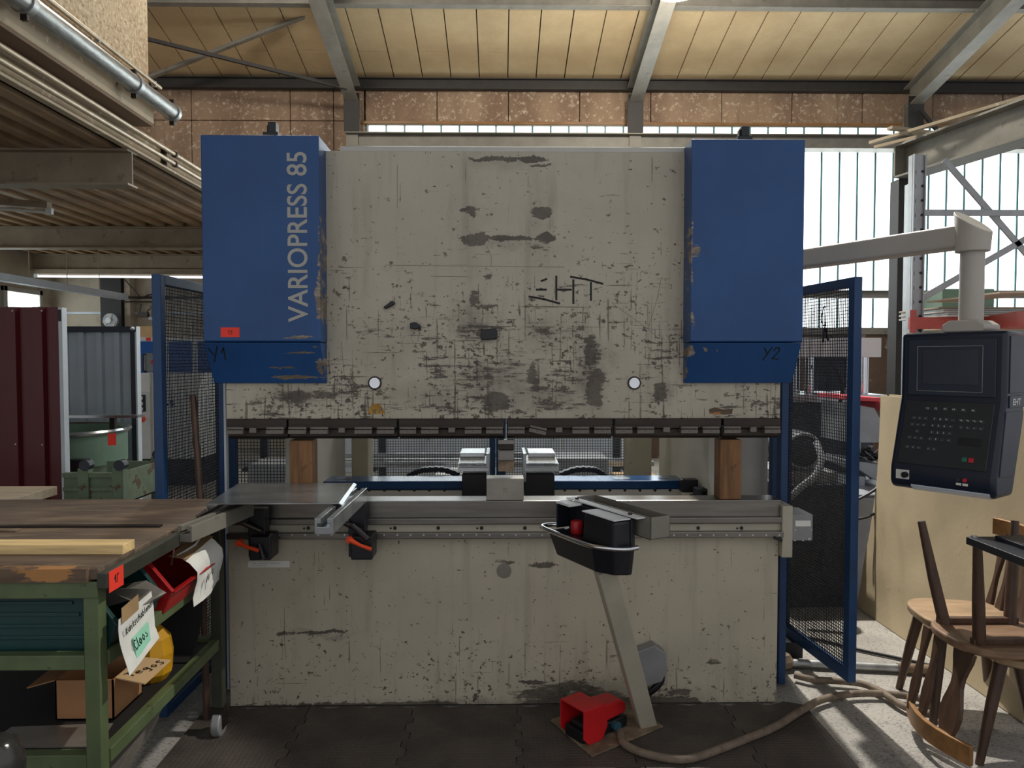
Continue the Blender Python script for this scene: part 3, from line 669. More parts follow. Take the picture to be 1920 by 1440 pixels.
tag12(FRONT((a.x + b.x) / 2 - .009, TF - .0012, (a.z + b.z) / 2 - .004), hl, 1.4)

# clamp bars
seg = [((424, 538), [(424, 455), (465, 478), (498, 531)]), ((540, 745), [(539.5, 573), (581, 614), (633, 645), (664, 697), (706, 739)]), ((747, 946), [(749, 780), (789, 822), (840, 853), (871, 903), (911, 943)]),
       ((950, 1149), [(952, 984), (992, 1025), (1042, 1055), (1073, 1105), (1114, 1146)]), ((1152, 1353), [(1154, 1186), (1195, 1227), (1245, 1258), (1277, 1309), (1318, 1350)]), ((1356, 1464), [(1358, 1390), (1409, 1421), (1434, 1464)])]
zc0, zc1, zcm = fz(823, -.02), RZ0, fz(803, -.02)
for (a, b), bl in seg:
    xa, xb = fx(a, -.02, 800), fx(b, -.02, 800)
    cb = MB().prism([(.09, zc1), (-.022, zc1), (-.022, zcm), (.0, zcm - .006), (.0, zc0 + .012), (.01, zc0), (.09, zc0)], 'x', xa + .002, xb - .002).build('clamp_bar', 'dark_steel', press, .0015, seg=1)
    for (p, r) in bl:
        u, w = fx(p, -.045, 806), fx(r, -.045, 806); z0, z1 = fz(813, -.04), fz(800, -.04)
        if r - p < 20: m = MB().box(u, w, -.03, 0, z0 + .004, z1 - .004)
        else:
            cx, cz = (u + w) / 2, (z0 + z1) / 2; hw = (w - u) / 2; hz = (z1 - z0) / 2
            T = Matrix.Translation((cx, 0, cz)) @ Matrix.Rotation(math.radians(13) if p == 992 else 0, 4, 'Y')
            m = MB().box(-hw, hw, -.045, 0, -hz, hz * .15, T).box(-hw, hw, -.04, 0, hz * .3, hz, T).box(-.004, .004, -.047, -.04, -hz * .5, -hz * .1, T)
        m.build('clamp_block', 'clamp_steel', cb, .0012, seg=1)

# lower beam
bc = ((RX0 + RX1) / 2, .04, .40); BZ = fz(1010, 0)
beam_st = [st(1020, 1057, 34, 8, .7, .4), st(945, 1052, 30, 5, .5), st(600, 1187, 60, 4, .75), st(540, 1187, 22, 6, .6), st(700, 1330, 300, 16, .8), st(1100, 1325, 160, 26, .95), st(1060, 1300, 120, 24, .6), st(1240, 1320, 90, 18, .9), st(500, 1330, 90, 10, .8), st(1000, 1278, 36, 5, .7), st(1275, 1300, 30, 12, .6), st(1340, 1240, 14, 8, .5), st(1330, 1195, 18, 6, .35),
           st(1380, 1325, 100, 6, .7), st(1075, 1010, 16, 28, .3, 0), st(720, 1100, 90, 90, .12, 0), st(1150, 1240, 20, 60, .25, 0)]  # soft patch near the console paints its cast shadow into the enamel
press_mat('beam_enamel', bc, beam_st, S(184, 175, 154), (.1, -.4), .065, [st(900, 1325, 500, 20, .6, 0), st(1120, 1300, 140, 40, .5, 0), st(1075, 1030, 30, 50, .25, 0), st(560, 1120, 40, 90, .14, 0), st(600, 1187, 90, 8, .4, 0), st(1250, 1310, 120, 30, .4, 0)])  # haze near the console widens its painted shadow
lb = rbox(RX0, RX1, 0, .08, 0.012, BZ + .08).build('lower_beam', 'beam_enamel', press, .003, center=bc)
c = W(945, 1070, 0); MB().lathe([(.034, 0), (.034, -.003), (.03, -.004)], c, 28, 'y').build('plug', 'steel_paint', lb, smooth=40)
a, b = W(465, 1064, 0), W(543, 1052, 0); stk = rbox(a.x, b.x, -.001, 0, a.z, b.z).build('sticker', 'sticker_white', lb)
rng = random.Random(3)
strokes('small_print', [[(a.x + .022 + i * .0065, b.z - .009 - r * .011), (a.x + .026 + i * .0065, b.z - .0085 - r * .011 - rng.random() * .002)] for r in range(2) for i in range(19 - r * 9) if rng.random() > .15], .002, FRONT(0, -.001, 0), 'steel_paint', lb, .0003)
z = lambda py, Y: fz(py, Y)
rx0, rx1 = fx(428, -.01, 955), fx(1465, -.01, 955)
TT = z(939, -.012)
rbox(rx0, rx1, -.012, .115, z(971, -.012), TT).build('die_rail', 'table_steel', press, .004)
rbox(rx0, rx1, -.034, .05, z(983, -.034), z(972, -.034)).build('table_bar', 'table_steel', press, .003)
cs = rbox(rx0, rx1, -.016, .05, z(998, -.016), z(983, -.016)).build('table_strip', 'cream_paint', press, .002)
for i in range(13):
    px = 497 + i * 81.2
    if 1040 < px < 1230: continue
    c = W(px, 990, -.016); MB().lathe([(.0085, 0), (.0085, -.002), (.006, -.0022)], c, 14, 'y').build('bolt_hole', 'black_plastic', cs)
    if i % 2: c = W(px - 8, 990.5, -.016); MB().lathe([(.005, 0), (.005, -.0015)], c, 10, 'y').build('bolt_hole', 'black_plastic', cs)
rl = rbox(rx0, rx1, -.045, .02, z(1010, -.045), z(999, -.045)).build('guide_rail', 'table_steel', press, .003)
m = MB()
for i in range(40): m.lathe([(.0045, 0), (.0045, -.0012), (.0025, -.0014)], W(498 + i * 24.7, 1003.5, -.045), 8, 'y')
m.build('rail_screws', 'bright_steel', rl, kind='stuff')
MB().bar(W(1452, 1008, -.05), W(1466, 1014, -.05), .012, .014).build('rail_stop', 'black_plastic', rl)
# side frames, cabinet, box at the right end
for X, s in ((-1.075, 1), (1.115, 1)):
    f = MB().prism([(.1, 0), (1.62, 0), (1.62, 2.5), (.1, 2.5), (.1, 1.62), (.34, 1.55), (.42, 1.4), (.42, 1.02), (.34, .9), (.1, .86)], 'x', X - .03, X + .03).build('side_frame', 'cream_grey', press, .004)
ec = rbox(1.16, 1.47, .62, 1.4, .25, 2.2).build('switch_cabinet', 'cream_grey', press, .006)
rbox(-1.0, 1.05, .9, .96, 1.75, 2.35).build('cross_tie', 'cream_grey', press)
for X0, X1, Y0 in ((-.98, -.87, 1.5), (.85, 1.0, 1.45)):
    f = rbox(X0, X1, Y0, Y0 + .2, .1, 2.3).build('rear_duct', 'cream_paint', press, .006)
sx0, sx1 = fx(1465, -.03, 1000), fx(1485, -.03, 1000)
ep = rbox(sx0, sx1, -.04, .2, fz(1047, -.03), fz(950, -.03)).build('end_bracket', 'cream_paint', press, .004)
jb = rbox(fx(1485, -.03, 990), fx(1524, -.03, 990), -.03, .14, fz(1016, -.03), fz(967, -.03)).build('terminal_box', 'box_grey', press, .003)
a, b = W(1491, 987, -.03), W(1520, 976, -.03); rbox(a.x, b.x, -.0312, -.03, a.z, b.z).build('label_plate', 'sticker_white', jb)
for (px, py, r) in ((1490, 993, .004), (1521, 993, .004), (1490, 1013, .004), (1505, 1013, .004), (1517, 1010, .007)): MB().lathe([(r, 0), (r, -.003)], W(px, py, -.03), 10, 'y').build('screw', 'bright_steel', jb)
gb = MB().prism([(fx(1190, -.01, 1240), fz(1215, -.01)), (fx(1222, -.01, 1240), fz(1203, -.01)), (fx(1243, -.01, 1240), fz(1218, -.01)), (fx(1246, -.01, 1240), fz(1250, -.01)), (fx(1236, -.01, 1240), fz(1270, -.01)), (fx(1205, -.01, 1240), fz(1280, -.01))], 'y', -.07, 0).build('socket_box', 'box_grey', press, .004)
MB().tube([W(1238, 1262, -.04), W(1240, 1275, -.05), W(1228, 1290, -.05), W(1215, 1300, -.04)], .016, 10, smooth=4).build('cable_gland', 'black_plastic', gb, smooth=40)
# blue posts beside the press
for (x0, x1, Y) in ((411, 424, .18), (1464, 1478, .18)):
    rbox(fx(x0, Y, 900), fx(x1, Y, 900), Y, Y + .06, .015, 1.62).build('corner_post', 'blue_frame', press, .004)
for (x0, x1, Y) in ((426, 441, .45), (1448, 1466, .45)):
    rbox(fx(x0, Y, 850), fx(x1, Y, 850), Y, Y + .05, .0, 1.75).build('corner_post', 'blue_frame', press, .004)
rbox(fx(424, .17, 900) - .004, fx(424, .17, 900) + .006, .16, .19, .02, 1.6).build('edge_strip', 'strip_white', press)
# back gauge
g0, g1 = W(605, 903, .65), W(1283, 903, .65); gz = g0.z
bgm = rbox(g0.x, g1.x, .65, .84, gz - .047, gz).box(g0.x + .05, g1.x - .02, .67, .82, gz - .12, gz - .047).build('back_gauge', 'gauge_blue', press, .006)
gr_ = rbox(g0.x + .35 * 0, g1.x - .02, .632, .655, gz - .085, gz - .048).build('gauge_rail', 'cream_grey', bgm, .002)
for i in range(24):
    px = 636 + i * 28.2
    if 855 < px < 925 or 975 < px < 1045: continue
    MB().lathe([(.0085, 0), (.0085, -.0015)], W(px, 919, .632), 12, 'y').build('rail_hole', 'black_plastic', bgm)
for px in (645, 1247): c = W(px, 897, .75); MB().prism([(c.x - .045, .72), (c.x + .045, .72), (c.x + .035, .76), (c.x - .03, .76)], 'z', gz, gz + .001).build('slot', 'black_plastic', bgm)
c = W(1165, 897, .76); MB().lathe([(.05, 0), (.05, .001), (.045, .0012)], (c.x, .75, gz), 24).build('cover_disc', 'plate_grey', bgm)
for k, (xa, xb) in enumerate(((866, 916), (984, 1040))):
    Y = .5; ba, bb = W(xa, 935, Y), W(xb, 888, Y)
    fg = rbox(ba.x, bb.x, Y, Y + .16, ba.z, bb.z).build('gauge_finger', 'black_paint', bgm, .006)
    xa2, xb2 = (858, 917) if k == 0 else (983, 1048)
    def pz(px, py, Y): return W(px, py, Y)
    a, b = W(xa2, 884, .42), W(xb2, 877, .42)
    rbox(a.x, b.x, .42, .7, a.z, b.z).build('stop_plate', 'bright_steel', fg, .002)
    a, b = W(xa2 + 2, 875, .45), W(xb2 - 2, 869, .45); rbox(a.x, b.x, .45, .75, a.z, b.z).build('stop_plate', 'plate_grey', fg, .002)
    sx = 6 if k == 0 else -2
    a, b = W(xa2 + 5 - sx * (k == 1), 855, .62), W(xb2 - 8, 848, .62); rbox(a.x, b.x, .58, .8, a.z, b.z).build('stop_plate', 'bright_steel', fg, .002)
    MB().add([W(xa2 + 5, 853, .62), W(xb2 - 8, 853, .62), W(xb2, 870, .45), W(xa2 + 1, 870, .45), W(xa2 + 5, 858, .62), W(xb2 - 8, 858, .62), W(xb2, 875, .45), W(xa2 + 1, 875, .45)], [(0, 1, 2, 3), (4, 7, 6, 5), (0, 4, 5, 1), (1, 5, 6, 2), (2, 6, 7, 3), (3, 7, 4, 0)]).build('stop_plate', 'bright_steel', fg)
    sp = (912, 906) if k == 0 else (980, 986)
    a, b = W(sp[0], 900, .5), W(sp[0] + 6, 848, .5); rbox(a.x, b.x, .44, .7, a.z, b.z).build('side_cheek', 'plate_grey', fg, .001)
for (xa, xb, xc) in ((765, 800, 862), (1135, 1110, 1050)):
    pa = [W(xa, 893, 1.0), W((xa + xb) / 2, 884, 1.0), W(xb, 880, 1.0), W((xb + xc) / 2, 880, 1.0), W(xc, 890, 1.0)]
    m = MB(); P = spline(pa, 6)
    for i in range(len(P) - 1): m.bar(P[i], P[i + 1], .06, .026 + .006 * (i % 2))
    m.build('drag_chain', 'black_plastic', bgm)
sv = thing('sensor_block', 'small dark valve block behind the right timber prop', 'valve block', W(1318, 925, .5))
a = W(1318, 920, .5)
MB().box(a.x - .05, a.x + .03, .45, .52, a.z - .03, a.z + .02).build('body', 'machine_dark', sv, .006)
MB().box(a.x - .1, a.x - .01, .55, .62, a.z - .02, a.z + .05).build('connector', 'black_plastic', sv, .006)
MB().tube([(a.x - .02, .44, a.z - .02), (a.x + .06, .44, a.z - .03)], .017, 10).tube([(a.x - .02, .44, a.z + .015), (a.x + .05, .44, a.z + .0)], .012, 10).build('cylinder', 'black_plastic', sv, smooth=40)
MB().bar((a.x - .06, .5, a.z - .02), (a.x - .06, .5, gz - .1), .02, .02).bar((a.x - .06, .5, gz - .1), (g1.x - .06, .68, gz - .1), .02, .02).build('bracket', 'black_plastic', sv)

# tooling between ram and table
pn = thing('punch', 'short stepped grey punch clamped under the ram', 'press tool', W(949, 885, .03))
a, b = W(934, 824, .02), W(964, 885, .02)
for (t0, t1, y0, mt) in ((0, .14, .0, 'table_steel'), (.14, .33, .028, 'dark_steel'), (.33, .64, .01, 'table_steel'), (.64, 1, .035, 'rust_plate')):
    rbox(a.x, b.x, y0, y0 + .05, a.z + (b.z - a.z) * t1, a.z + (b.z - a.z) * t0).build('punch_step', mt, pn, .002)
a, b = W(912, 941, -.01), W(982, 897, -.01)
db = thing('die_block', 'pale steel die block standing on the table under the punch', 'press tool', ((a.x + b.x) / 2, .04, TT))
rbox(a.x, b.x, -.008, .09, TT + .0005, b.z).build('block', 'raw_sheet', db, .003)
c = W(948, 918, -.01); text_fit('stamp', 'EHT', .022, .008, FRONT(c.x - .011, -.0085, c.z - .001), 'steel_paint', db, .0006)
text_fit('stamp', '175', .02, .008, FRONT(c.x - .010, -.0085, c.z - .014), 'steel_paint', db, .0006)
for k, (x0, x1, x2) in enumerate(((543, 586, 600), (1350, 1390, 1336))):
    a, b = W(x0, 900, .0), W(x1, 900, .0)
    tp = tag(rbox(a.x, b.x, .0, .1, TT + .0005, fz(824, .02) - .001).build('timber_prop', 'timber', None, .004), ('brown timber prop standing under the ram behind the sheet support', 'brown timber prop standing on the right end of the table')[k], 'timber', 'timber props between table and ram')
# magnets stuck on the ram
def on_ram(name, label, pts, d, mat='black_plastic'):
    P = [W(x, y, 0) for x, y in pts]; return tag(MB().prism([(p.x, p.z) for p in P], 'y', -d, -.0005).build(name, mat, None, .004), label, 'magnet', 'black magnets stuck on the ram')
on_ram('magnet', 'slim tilted black magnet stuck on the cream ram, uppermost of three', [(719, 577), (724, 580), (734, 575), (741, 571), (741, 566), (735, 565), (728, 570)], .02)
on_ram('magnet', 'small cone-shaped black magnet stuck on the cream ram', [(770, 617), (780, 618), (790, 615), (789, 610), (779, 604), (770, 606)], .03)
on_ram('magnet', 'rectangular black magnet pad stuck near the middle of the ram', [(902, 618), (930, 616), (933, 620), (932, 636), (905, 638), (901, 634)], .025)

# sheet support in front of the table
ss = thing('sheet_support', 'grey steel plate on two slotted support arms in front of the press', 'work support', (-.9, -.2, .97))
Z1 = 1.05; A = WZ(388, 945, Z1); B = WZ(641, 944, Z1); C_ = WZ(668, 906, Z1); D_ = WZ(447, 907, Z1)
rows = [[Vector((p.x, p.y, Z1 - .03)) for p in (A, D_)], [A, D_], [B - Vector((.012, 0, 0)), C_ - Vector((.012, 0, 0))], [B + Vector((0, 0, -.006)), C_ + Vector((0, 0, -.006))], [B + Vector((.003, 0, -.035)), C_ + Vector((.003, 0, -.035))]]
MB().ribbon(rows, .004).build('support_plate', 'plate_grey', ss)
def arm(pf, pr, w, h):
    d = (pr - pf); d.z = 0; d.normalize(); L = (pr - pf).length; s_ = Vector((d.y, -d.x, 0))
    M_ = Matrix(((s_.x, d.x, 0, pf.x), (s_.y, d.y, 0, pf.y), (0, 0, 1, pf.z), (0, 0, 0, 1)))
    g = w * .16
    return MB().prism([(-w / 2, -h), (w / 2, -h), (w / 2, 0), (g, 0), (g, -.02), (g * 2.2, -.02), (g * 2.2, -.032), (-g * 2.2, -.032), (-g * 2.2, -.02), (-g, -.02), (-g, 0), (-w / 2, 0)], 'y', 0, L, M_)
zA = Z1 - .012
for k, (x0, y0, x1, y1, zz) in enumerate(((607, 972, 676, 913, Z1 - .01), (346, 986, 464, 940, Z1 - .035))):
    f, r = WZ(x0, y0, zz), WZ(x1, y1, zz)
    if r.y > -.06: r = f + (r - f) * ((-.06 - f.y) / (r.y - f.y))
    arm(f, r, .07 - .012 * k, .06).build('support_arm', 'plate_grey' if k == 0 else 'steel_paint', ss, .002)
    cx = r.x; 
    rbox(cx - .04, cx + .035, -.12, -.05, .74, zz - .06).build('arm_bracket', 'black_paint', ss, .004)
    cl = rbox(cx - .02, cx + .075, -.17, -.05, .74, .845).build('rail_clamp', 'black_paint', ss, .006)
    lx, ly = (W(655, 1012, -.19) if k == 0 else W(448, 1018, -.19)), (W(696, 1030, -.21) if k == 0 else W(484, 1032, -.21))
    MB().tube([lx, lx + (ly - lx) * .5 + Vector((0, 0, -.004)), ly], .009, 8, rs=[.012, .008, .009]).lathe([(.014, -.01), (.014, .02)], lx, 12, 'y').build('lever', 'orange_plastic', cl, smooth=40)
    l2 = (W(660, 985, -.17), W(690, 1012, -.19)) if k == 0 else (W(486, 1020, -.17), W(494, 1048, -.19))
    MB().tube([l2[0], l2[1]], .012, 8, rs=[.012, .014]).build('lever', 'black_plastic', cl, smooth=40)
    MB().tube([(cx + .02, -.13, .86), (cx - .05, -.15, .9)], .012, 8).build('clamp_screw', 'dark_steel', cl)

# operator console on a slanted post
cn = thing('operator_console', 'black two hand console with chrome rail on a slanted cream post', 'console', WZ(1215, 1362, 0))
u = Vector((.474, -.881, 0)).normalized(); O = Vector((.278, -.44, 0))
CM = Matrix(((u.x, -u.y, 0, O.x), (u.y, u.x, 0, O.y), (0, 0, 1, 0), (0, 0, 0, 1)))
def pan(z0, z1, o0, o1):
    n = len(o0); return MB().add([(x, y, z0) for x, y in o0] + [(x, y, z1) for x, y in o1], [tuple(range(n))[::-1], tuple(range(n, 2 * n))] + [(i, (i + 1) % n, n + (i + 1) % n, n + i) for i in range(n)], CM)
top = [(.0, .02), (.0, -.1), (.3, -.1), (.38, -.06), (.4, .0), (.4, .02)]
bot = [(.02, .02), (.02, -.07), (.29, -.075), (.36, -.045), (.385, .0), (.385, .02)]
body = pan(.845, .945, bot, top).build('console_pan', 'black_paint', cn, .006)
MB().box(.0, .4, .0, .02, .94, 1.05, CM).build('back_plate', 'black_paint', cn, .003)
MB().prism([(.2, .94), (.4, .94), (.4, 1.05), (.215, 1.05)], 'y', -.075, .005, CM).build('hood', 'black_paint', cn, .012)
MB().prism([(-.01, 1.045), (.085, 1.045), (.085, 1.055), (-.01, 1.055)], 'y', -.055, .01, CM).build('wing', 'white_paint', cn, .003)  # white colour stands in for window light on the wing
MB().prism([(.2, 1.051), (.4, 1.051), (.4, 1.056), (.2, 1.056)], 'y', -.075, .0, CM).build('hood_top_light', 'white_paint', cn, .002)  # white sheet paints the window light on top of the black hood
MB().box(.0, .008, -.06, .0, .95, 1.045, CM).build('cheek', 'black_paint', cn, .002)
tr = MB().box(-.02, .43, .002, .04, 1.057, 1.062, CM).build('tray_flange', 'white_paint', cn, .001)  # white here too is window light put into the colour
t2 = MB().box(.0, .46, .04, .045, .985, 1.065, CM).box(.0, .46, .125, .13, .985, 1.065, CM).box(.0, .005, .04, .13, .985, 1.065, CM).box(.455, .46, .04, .13, .985, 1.065, CM).box(.0, .46, .04, .13, .985, .99, CM).build('tool_tray', 'steel_paint', cn, .001)
MB().box(.1, .4, .07, .085, 1.0, 1.02, CM).build('tray_bar', 'bright_steel', t2)
for x in (.03, .37): MB().lathe([(.008, 0), (.008, .006)], CM @ Vector((x, .02, 1.062)), 10).build('bolt', 'dark_steel', tr)
MB().lathe([(.022, 0), (.024, .005), (.024, .045), (.02, .05)], CM @ Vector((.11, -.035, .946)), 18).build('stop_button', 'red_plastic', cn, smooth=40)
MB().tube([CM @ Vector(p) for p in ((.0, -.02, .955), (-.03, -.06, .955), (-.02, -.115, .955), (.1, -.125, .955), (.28, -.125, .955), (.36, -.105, .955), (.42, -.05, .955), (.425, .01, .955))], .009, 10, smooth=5).build('hand_rail', 'chrome', cn, smooth=40)
B0, B1 = WZ(1213, 1360, .01), CM @ Vector((.27, -.02, .85))
MB().bar(B0, B1, .075, .06, (0, -1, .4)).build('post', 'cream_paint', cn, .004)
pl = [WZ(1033, 1358, 0), WZ(1110, 1427, 0), WZ(1243, 1370, 0)]; pl.append(pl[0] + pl[2] - pl[1])
MB().prism([(p.x, p.y) for p in pl], 'z', .0135, .022).build('base_plate', 'rust_plate', cn, .002)
P1, P2 = WZ(1082, 1385, .02), WZ(1162, 1352, .02); d = (P2 - P1).normalized()
PM = Matrix(((d.x, -d.y, 0, P1.x), (d.y, d.x, 0, P1.y), (0, 0, 1, .0225), (0, 0, 0, 1)))
fp = thing('foot_pedal', 'bright red hooded foot pedal on the rusty base plate', 'foot pedal', (P1.x, P1.y, .0225))
hood = [(-.03, .03), (.0, .0), (.075, .0), (.105, .05), (.105, .1), (.085, .15), (-.03, .15)]
for y in (-.075, .069): MB().prism(hood, 'y', y, y + .006, PM).build('hood_side', 'red_paint', fp, .002)
MB().prism([(-.03, .144), (-.03, .15), (.085, .15), (.105, .1), (.1, .098), (.08, .144)], 'y', -.07, .07, PM).build('hood_roof', 'red_paint', fp, .002)
MB().prism([(.1, .05), (.235, .06), (.245, .075), (.24, .105), (.22, .12), (.1, .13)], 'y', -.05, .05, PM).build('pedal_body', 'red_paint', fp, .01)
MB().box(-.02, .245, -.055, .055, 0, .05, PM).build('pedal_base', 'black_plastic', fp, .006)
MB().cyl(PM @ Vector((.165, -.055, .03)), PM @ Vector((.165, -.078, .03)), .02, 16).build('plug', 'teal_plug', fp)
MB().box(.0, .09, -.04, .04, .05, .07, PM).build('treadle', 'black_rubber', fp, .006)

# mesh guards
def guard(name, label, O, E, z0, z1, step, r, group, posts=(1, 1), mat='blue_frame', pw=.05):
    O, E = Vector((*O, 0)), Vector((*E, 0)); d = (E - O); L = d.length; d.normalize(); n = Vector((-d.y, d.x, 0))
    M_ = Matrix(((d.x, n.x, 0, O.x), (d.y, n.y, 0, O.y), (0, 0, 1, 0), (0, 0, 0, 1)))
    t = thing(name, label, 'guard', (O + E) / 2, group)
    for i, x in enumerate((0, L - pw)):
        MB().box(x, x + pw, -.02, .02, z0, z1, M_).build('post', mat, t, .003)
    MB().box(pw, L - pw, -.02, .02, z1 - .045, z1, M_).build('top_rail', mat, t, .003)
    MB().box(pw, L - pw, -.02, .02, z0, z0 + .05, M_).build('bottom_rail', mat, t, .003)
    m = MB(); x = pw + step / 2
    while x < L - pw: m.box(x - r, x + r, -r, r, z0 + .04, z1 - .04, M_); x += step
    zz = z0 + .05
    while zz < z1 - .04: m.box(pw, L - pw, r * .5, r * 2.5, zz - r, zz + r, M_); zz += step
    m.build('wire_mesh', 'machine_dark', t, kind='stuff')
    return t
G = 'blue framed wire mesh guards'
guard('mesh_guard', 'blue framed mesh guard standing open at the left of the press', (-1.525, -.08), (-1.505, .64), .0, 2.0, .0155, .0016, G, pw=.045)
rg = guard('mesh_guard', 'blue framed mesh guard standing open at the right of the press', (1.645, -.02), (1.575, .66), .11, 2.0, .0155, .0016, G, pw=.05)
ft = rbox(1.5, 1.62, .48, .62, .02, .11).build('foot_bar', 'black_paint', rg, .004); MB().lathe([(.04, 0), (.04, .02)], (1.55, .55, .0), 14).build('foot_pad', 'black_rubber', ft)
guard('mesh_guard', 'blue framed mesh panel behind the press, left of its centre post', (fx(668, 2.0), 2.0), (fx(929, 2.0), 2.0), .0, 1.95, .019, .0018, G, pw=.045)
rear_r = guard('mesh_guard', 'blue framed mesh panel behind the press, right of its centre post', (fx(930, 2.0), 2.0), (fx(1204, 2.0), 2.0), .0, 1.95, .019, .0018, G, pw=.07)
guard('mesh_guard', 'blue framed mesh panel seen through the gap at the left end', (fx(405, .95), .95), (fx(560, .95), .95), .0, 1.95, .019, .0018, G, pw=.035)
kn = rear_r; c = W(1193, 839, 1.97)
MB().lathe([(.028, .0), (.03, -.02), (.02, -.03)], c, 18, 'y').build('knob_disc', 'black_plastic', kn, smooth=40); MB().cyl(c + Vector((.01, -.02, -.01)), c + Vector((.04, -.03, -.03)), .01, 8).build('pin', 'bright_steel', kn)
cl_ = thing('wire_clip', 'small dark clip hanging in the right mesh guard', 'clip', W(1547, 640, .2))
MB().bar(W(1545, 615, .25), W(1543, 642, .25), .012, .008).bar(W(1548, 615, .25), W(1553, 640, .25), .012, .008).tube([W(1547, 615, .25), W(1540, 600, .25), W(1545, 575, .25), W(1549, 580, .25), W(1547, 612, .25)], .002, 6, smooth=3).build('clip_body', 'black_plastic', cl_)
# ------------------------------------------------------------------ rubber mats in front of the press
mt = thing('rubber_floor_mat', 'dark studded rubber mat of interlocking tiles in front of the press', 'floor mat', (0, -.8, 0))
def zig(a, b, n, amp, wav=False):
    """toothed seam between two tile corners"""
    a, b = Vector(a), Vector(b); d = b - a; s = Vector((-d.y, d.x)).normalized(); out = []
    for i in range(n):
        t0, t1 = (i + .12) / n, (i + .88) / n; sg = amp if i % 2 else -amp
        out += [a + d * t0 + s * sg, a + d * t1 + s * sg]
    return out
xs = [-1.36, -.88, -.4, .08, .56, 1.04, 1.42]; ys = [-1.55, -1.07, -.59, -.11]
for j in range(3):
    for i in range(6):
        x0, x1, y0, y1 = xs[i], xs[i + 1], ys[j], ys[j + 1]; g = .0022
        out = [Vector((x0, y0))]
        out += zig((x0, y0), (x1, y0), 7, .014) if j > 0 else []
        out += [Vector((x1, y0))]; out += zig((x1, y0), (x1, y1), 7, .014) if i < 5 else []
        out += [Vector((x1, y1))]
        out += zig((x0, y1), (x1, y1), 7, .014)[::-1] if j < 2 else [Vector((x1 + (x0 - x1) * k / 12, y1 + .1 + .018 * math.sin((x1 + (x0 - x1) * k / 12) * 34))) for k in range(0, 13)]
        out += [Vector((x0, y1))] + (zig((x0, y0), (x0, y1), 7, .014)[::-1] if i > 0 else [])
        c = Vector(((x0 + x1) / 2, (y0 + y1) / 2)); pts = [c + (p - c) * (1 - 2 * g / .48) for p in out]
        MB().prism([(p.x, p.y) for p in pts], 'z', .0005, .012).build('mat_tile', 'rubber_mat', mt)

# ------------------------------------------------------------------ workbench on the left
BX, BZ1 = -1.2, 1.0
wbn = thing('workbench', 'green steel workbench with worn wooden top and castors at left', 'workbench', (-2.1, -.65, 0))
yf, yr = -1.2, -.1
rbox(-3.1, BX, yf, yr, BZ1 - .035, BZ1).build('wooden_top', 'wood_top', wbn, .004)
MB().prism([(-2.2, yf - .012), (BX - .03, yf - .012), (BX - .02, yf + .02), (-1.55, yf + .035), (-2.2, yf + .02)], 'z', BZ1 - .04, BZ1 + .001).build('chipped_edge', 'wood_chip', wbn)
rbox(BX, BX + .03, yf - .01, yr, BZ1 - .06, BZ1 - .012).build('edge_angle', 'frame_dark', wbn, .003); rbox(-3.1, BX, yf - .005, yf + .035, BZ1 - .09, BZ1 - .04).build('front_frame', 'green_frame', wbn, .003)
for (x, y) in ((BX - .025, yf), (BX - .01, -.27), (-3.05, yf), (-3.05, -.27)):
    lg = rbox(x - .022, x + .024, y, y + .045, .13, BZ1 - .04).build('leg', 'green_frame' if y < -.5 else 'frame_dark', wbn, .003)
for (z0, z1, nm) in ((.69, .735, 'middle'), (.385, .43, 'lower')):
    rbox(-3.05, BX - .047, yf + .002, yf + .042, z0, z1).build('front_rail', 'green_frame', wbn, .003)
    rbox(BX - .03, BX + .005, yf + .045, -.27, z0, z1).build('side_rail', 'green_frame', wbn, .003)
    rbox(-3.05, BX - .03, -.26, -.225, z0, z1).build('rear_rail', 'green_frame', wbn, .003)
    rbox(-3.03, BX - .03, yf + .045, -.27, z0 + .02, z0 + .032).build('shelf', 'black_rubber' if z0 < .5 else 'dark_steel', wbn)
for y in (yf + .03, -.25):
    ca = MB().box(BX - .04, BX + .02, y - .03, y + .03, .11, .13).box(BX - .035, BX - .03, y - .02, y + .03, .04, .11).box(BX + .012, BX + .017, y - .02, y + .03, .04, .11).build('castor_fork', 'dark_steel', wbn)
    MB().cyl((BX - .028, y, .058), (BX + .01, y, .058), .056, 22).build('castor_wheel', 'box_grey', ca, .006, smooth=40)
a = W(180, 1088, yf - .015); b = W(205, 1056, yf - .015)
rt = MB().box(BX + .0305, BX + .032, yf + .0, yf + .085, BZ1 - .075, BZ1 - .012).build('price_tag', 'tag_red', wbn)
strokes('tag_number', [[(.03, .0), (.036, .012), (.036, -.012)], [(.044, -.012), (.046, .012)], [(.05, .01), (.056, .012)]], .003, Matrix(((0, 0, 1, BX + .0322), (1, 0, 0, yf), (0, 1, 0, BZ1 - .042), (0, 0, 0, 1))), 'marker_black', wbn)
# things on top
a, b = WZ(-10, 1031, BZ1), WZ(232, 1040, BZ1); 
tag(MB().bar((-2.0, b.y + .045, BZ1 + .0165), (b.x, b.y + .035, BZ1 + .0165), .075, .032).build('wooden_plank', 'pine', None, .002), 'pale pine plank lying at the front of the workbench', 'plank')
a = WZ(302, 988, BZ1); tag(rbox(-2.4, a.x, a.y - .012, a.y + .014, BZ1 + .0005, BZ1 + .008).build('flat_bar', 'dark_steel', None, .001), 'long thin steel flat bar lying across the workbench top', 'steel bar')
a = WZ(20, 992, BZ1); tag(rbox(-2.4, a.x + .05, a.y - .05, a.y - .016, BZ1 + .0005, BZ1 + .007).build('flat_bar', 'rust_plate', None, .001), 'short brown steel strip beside the long flat bar on the bench', 'steel bar')
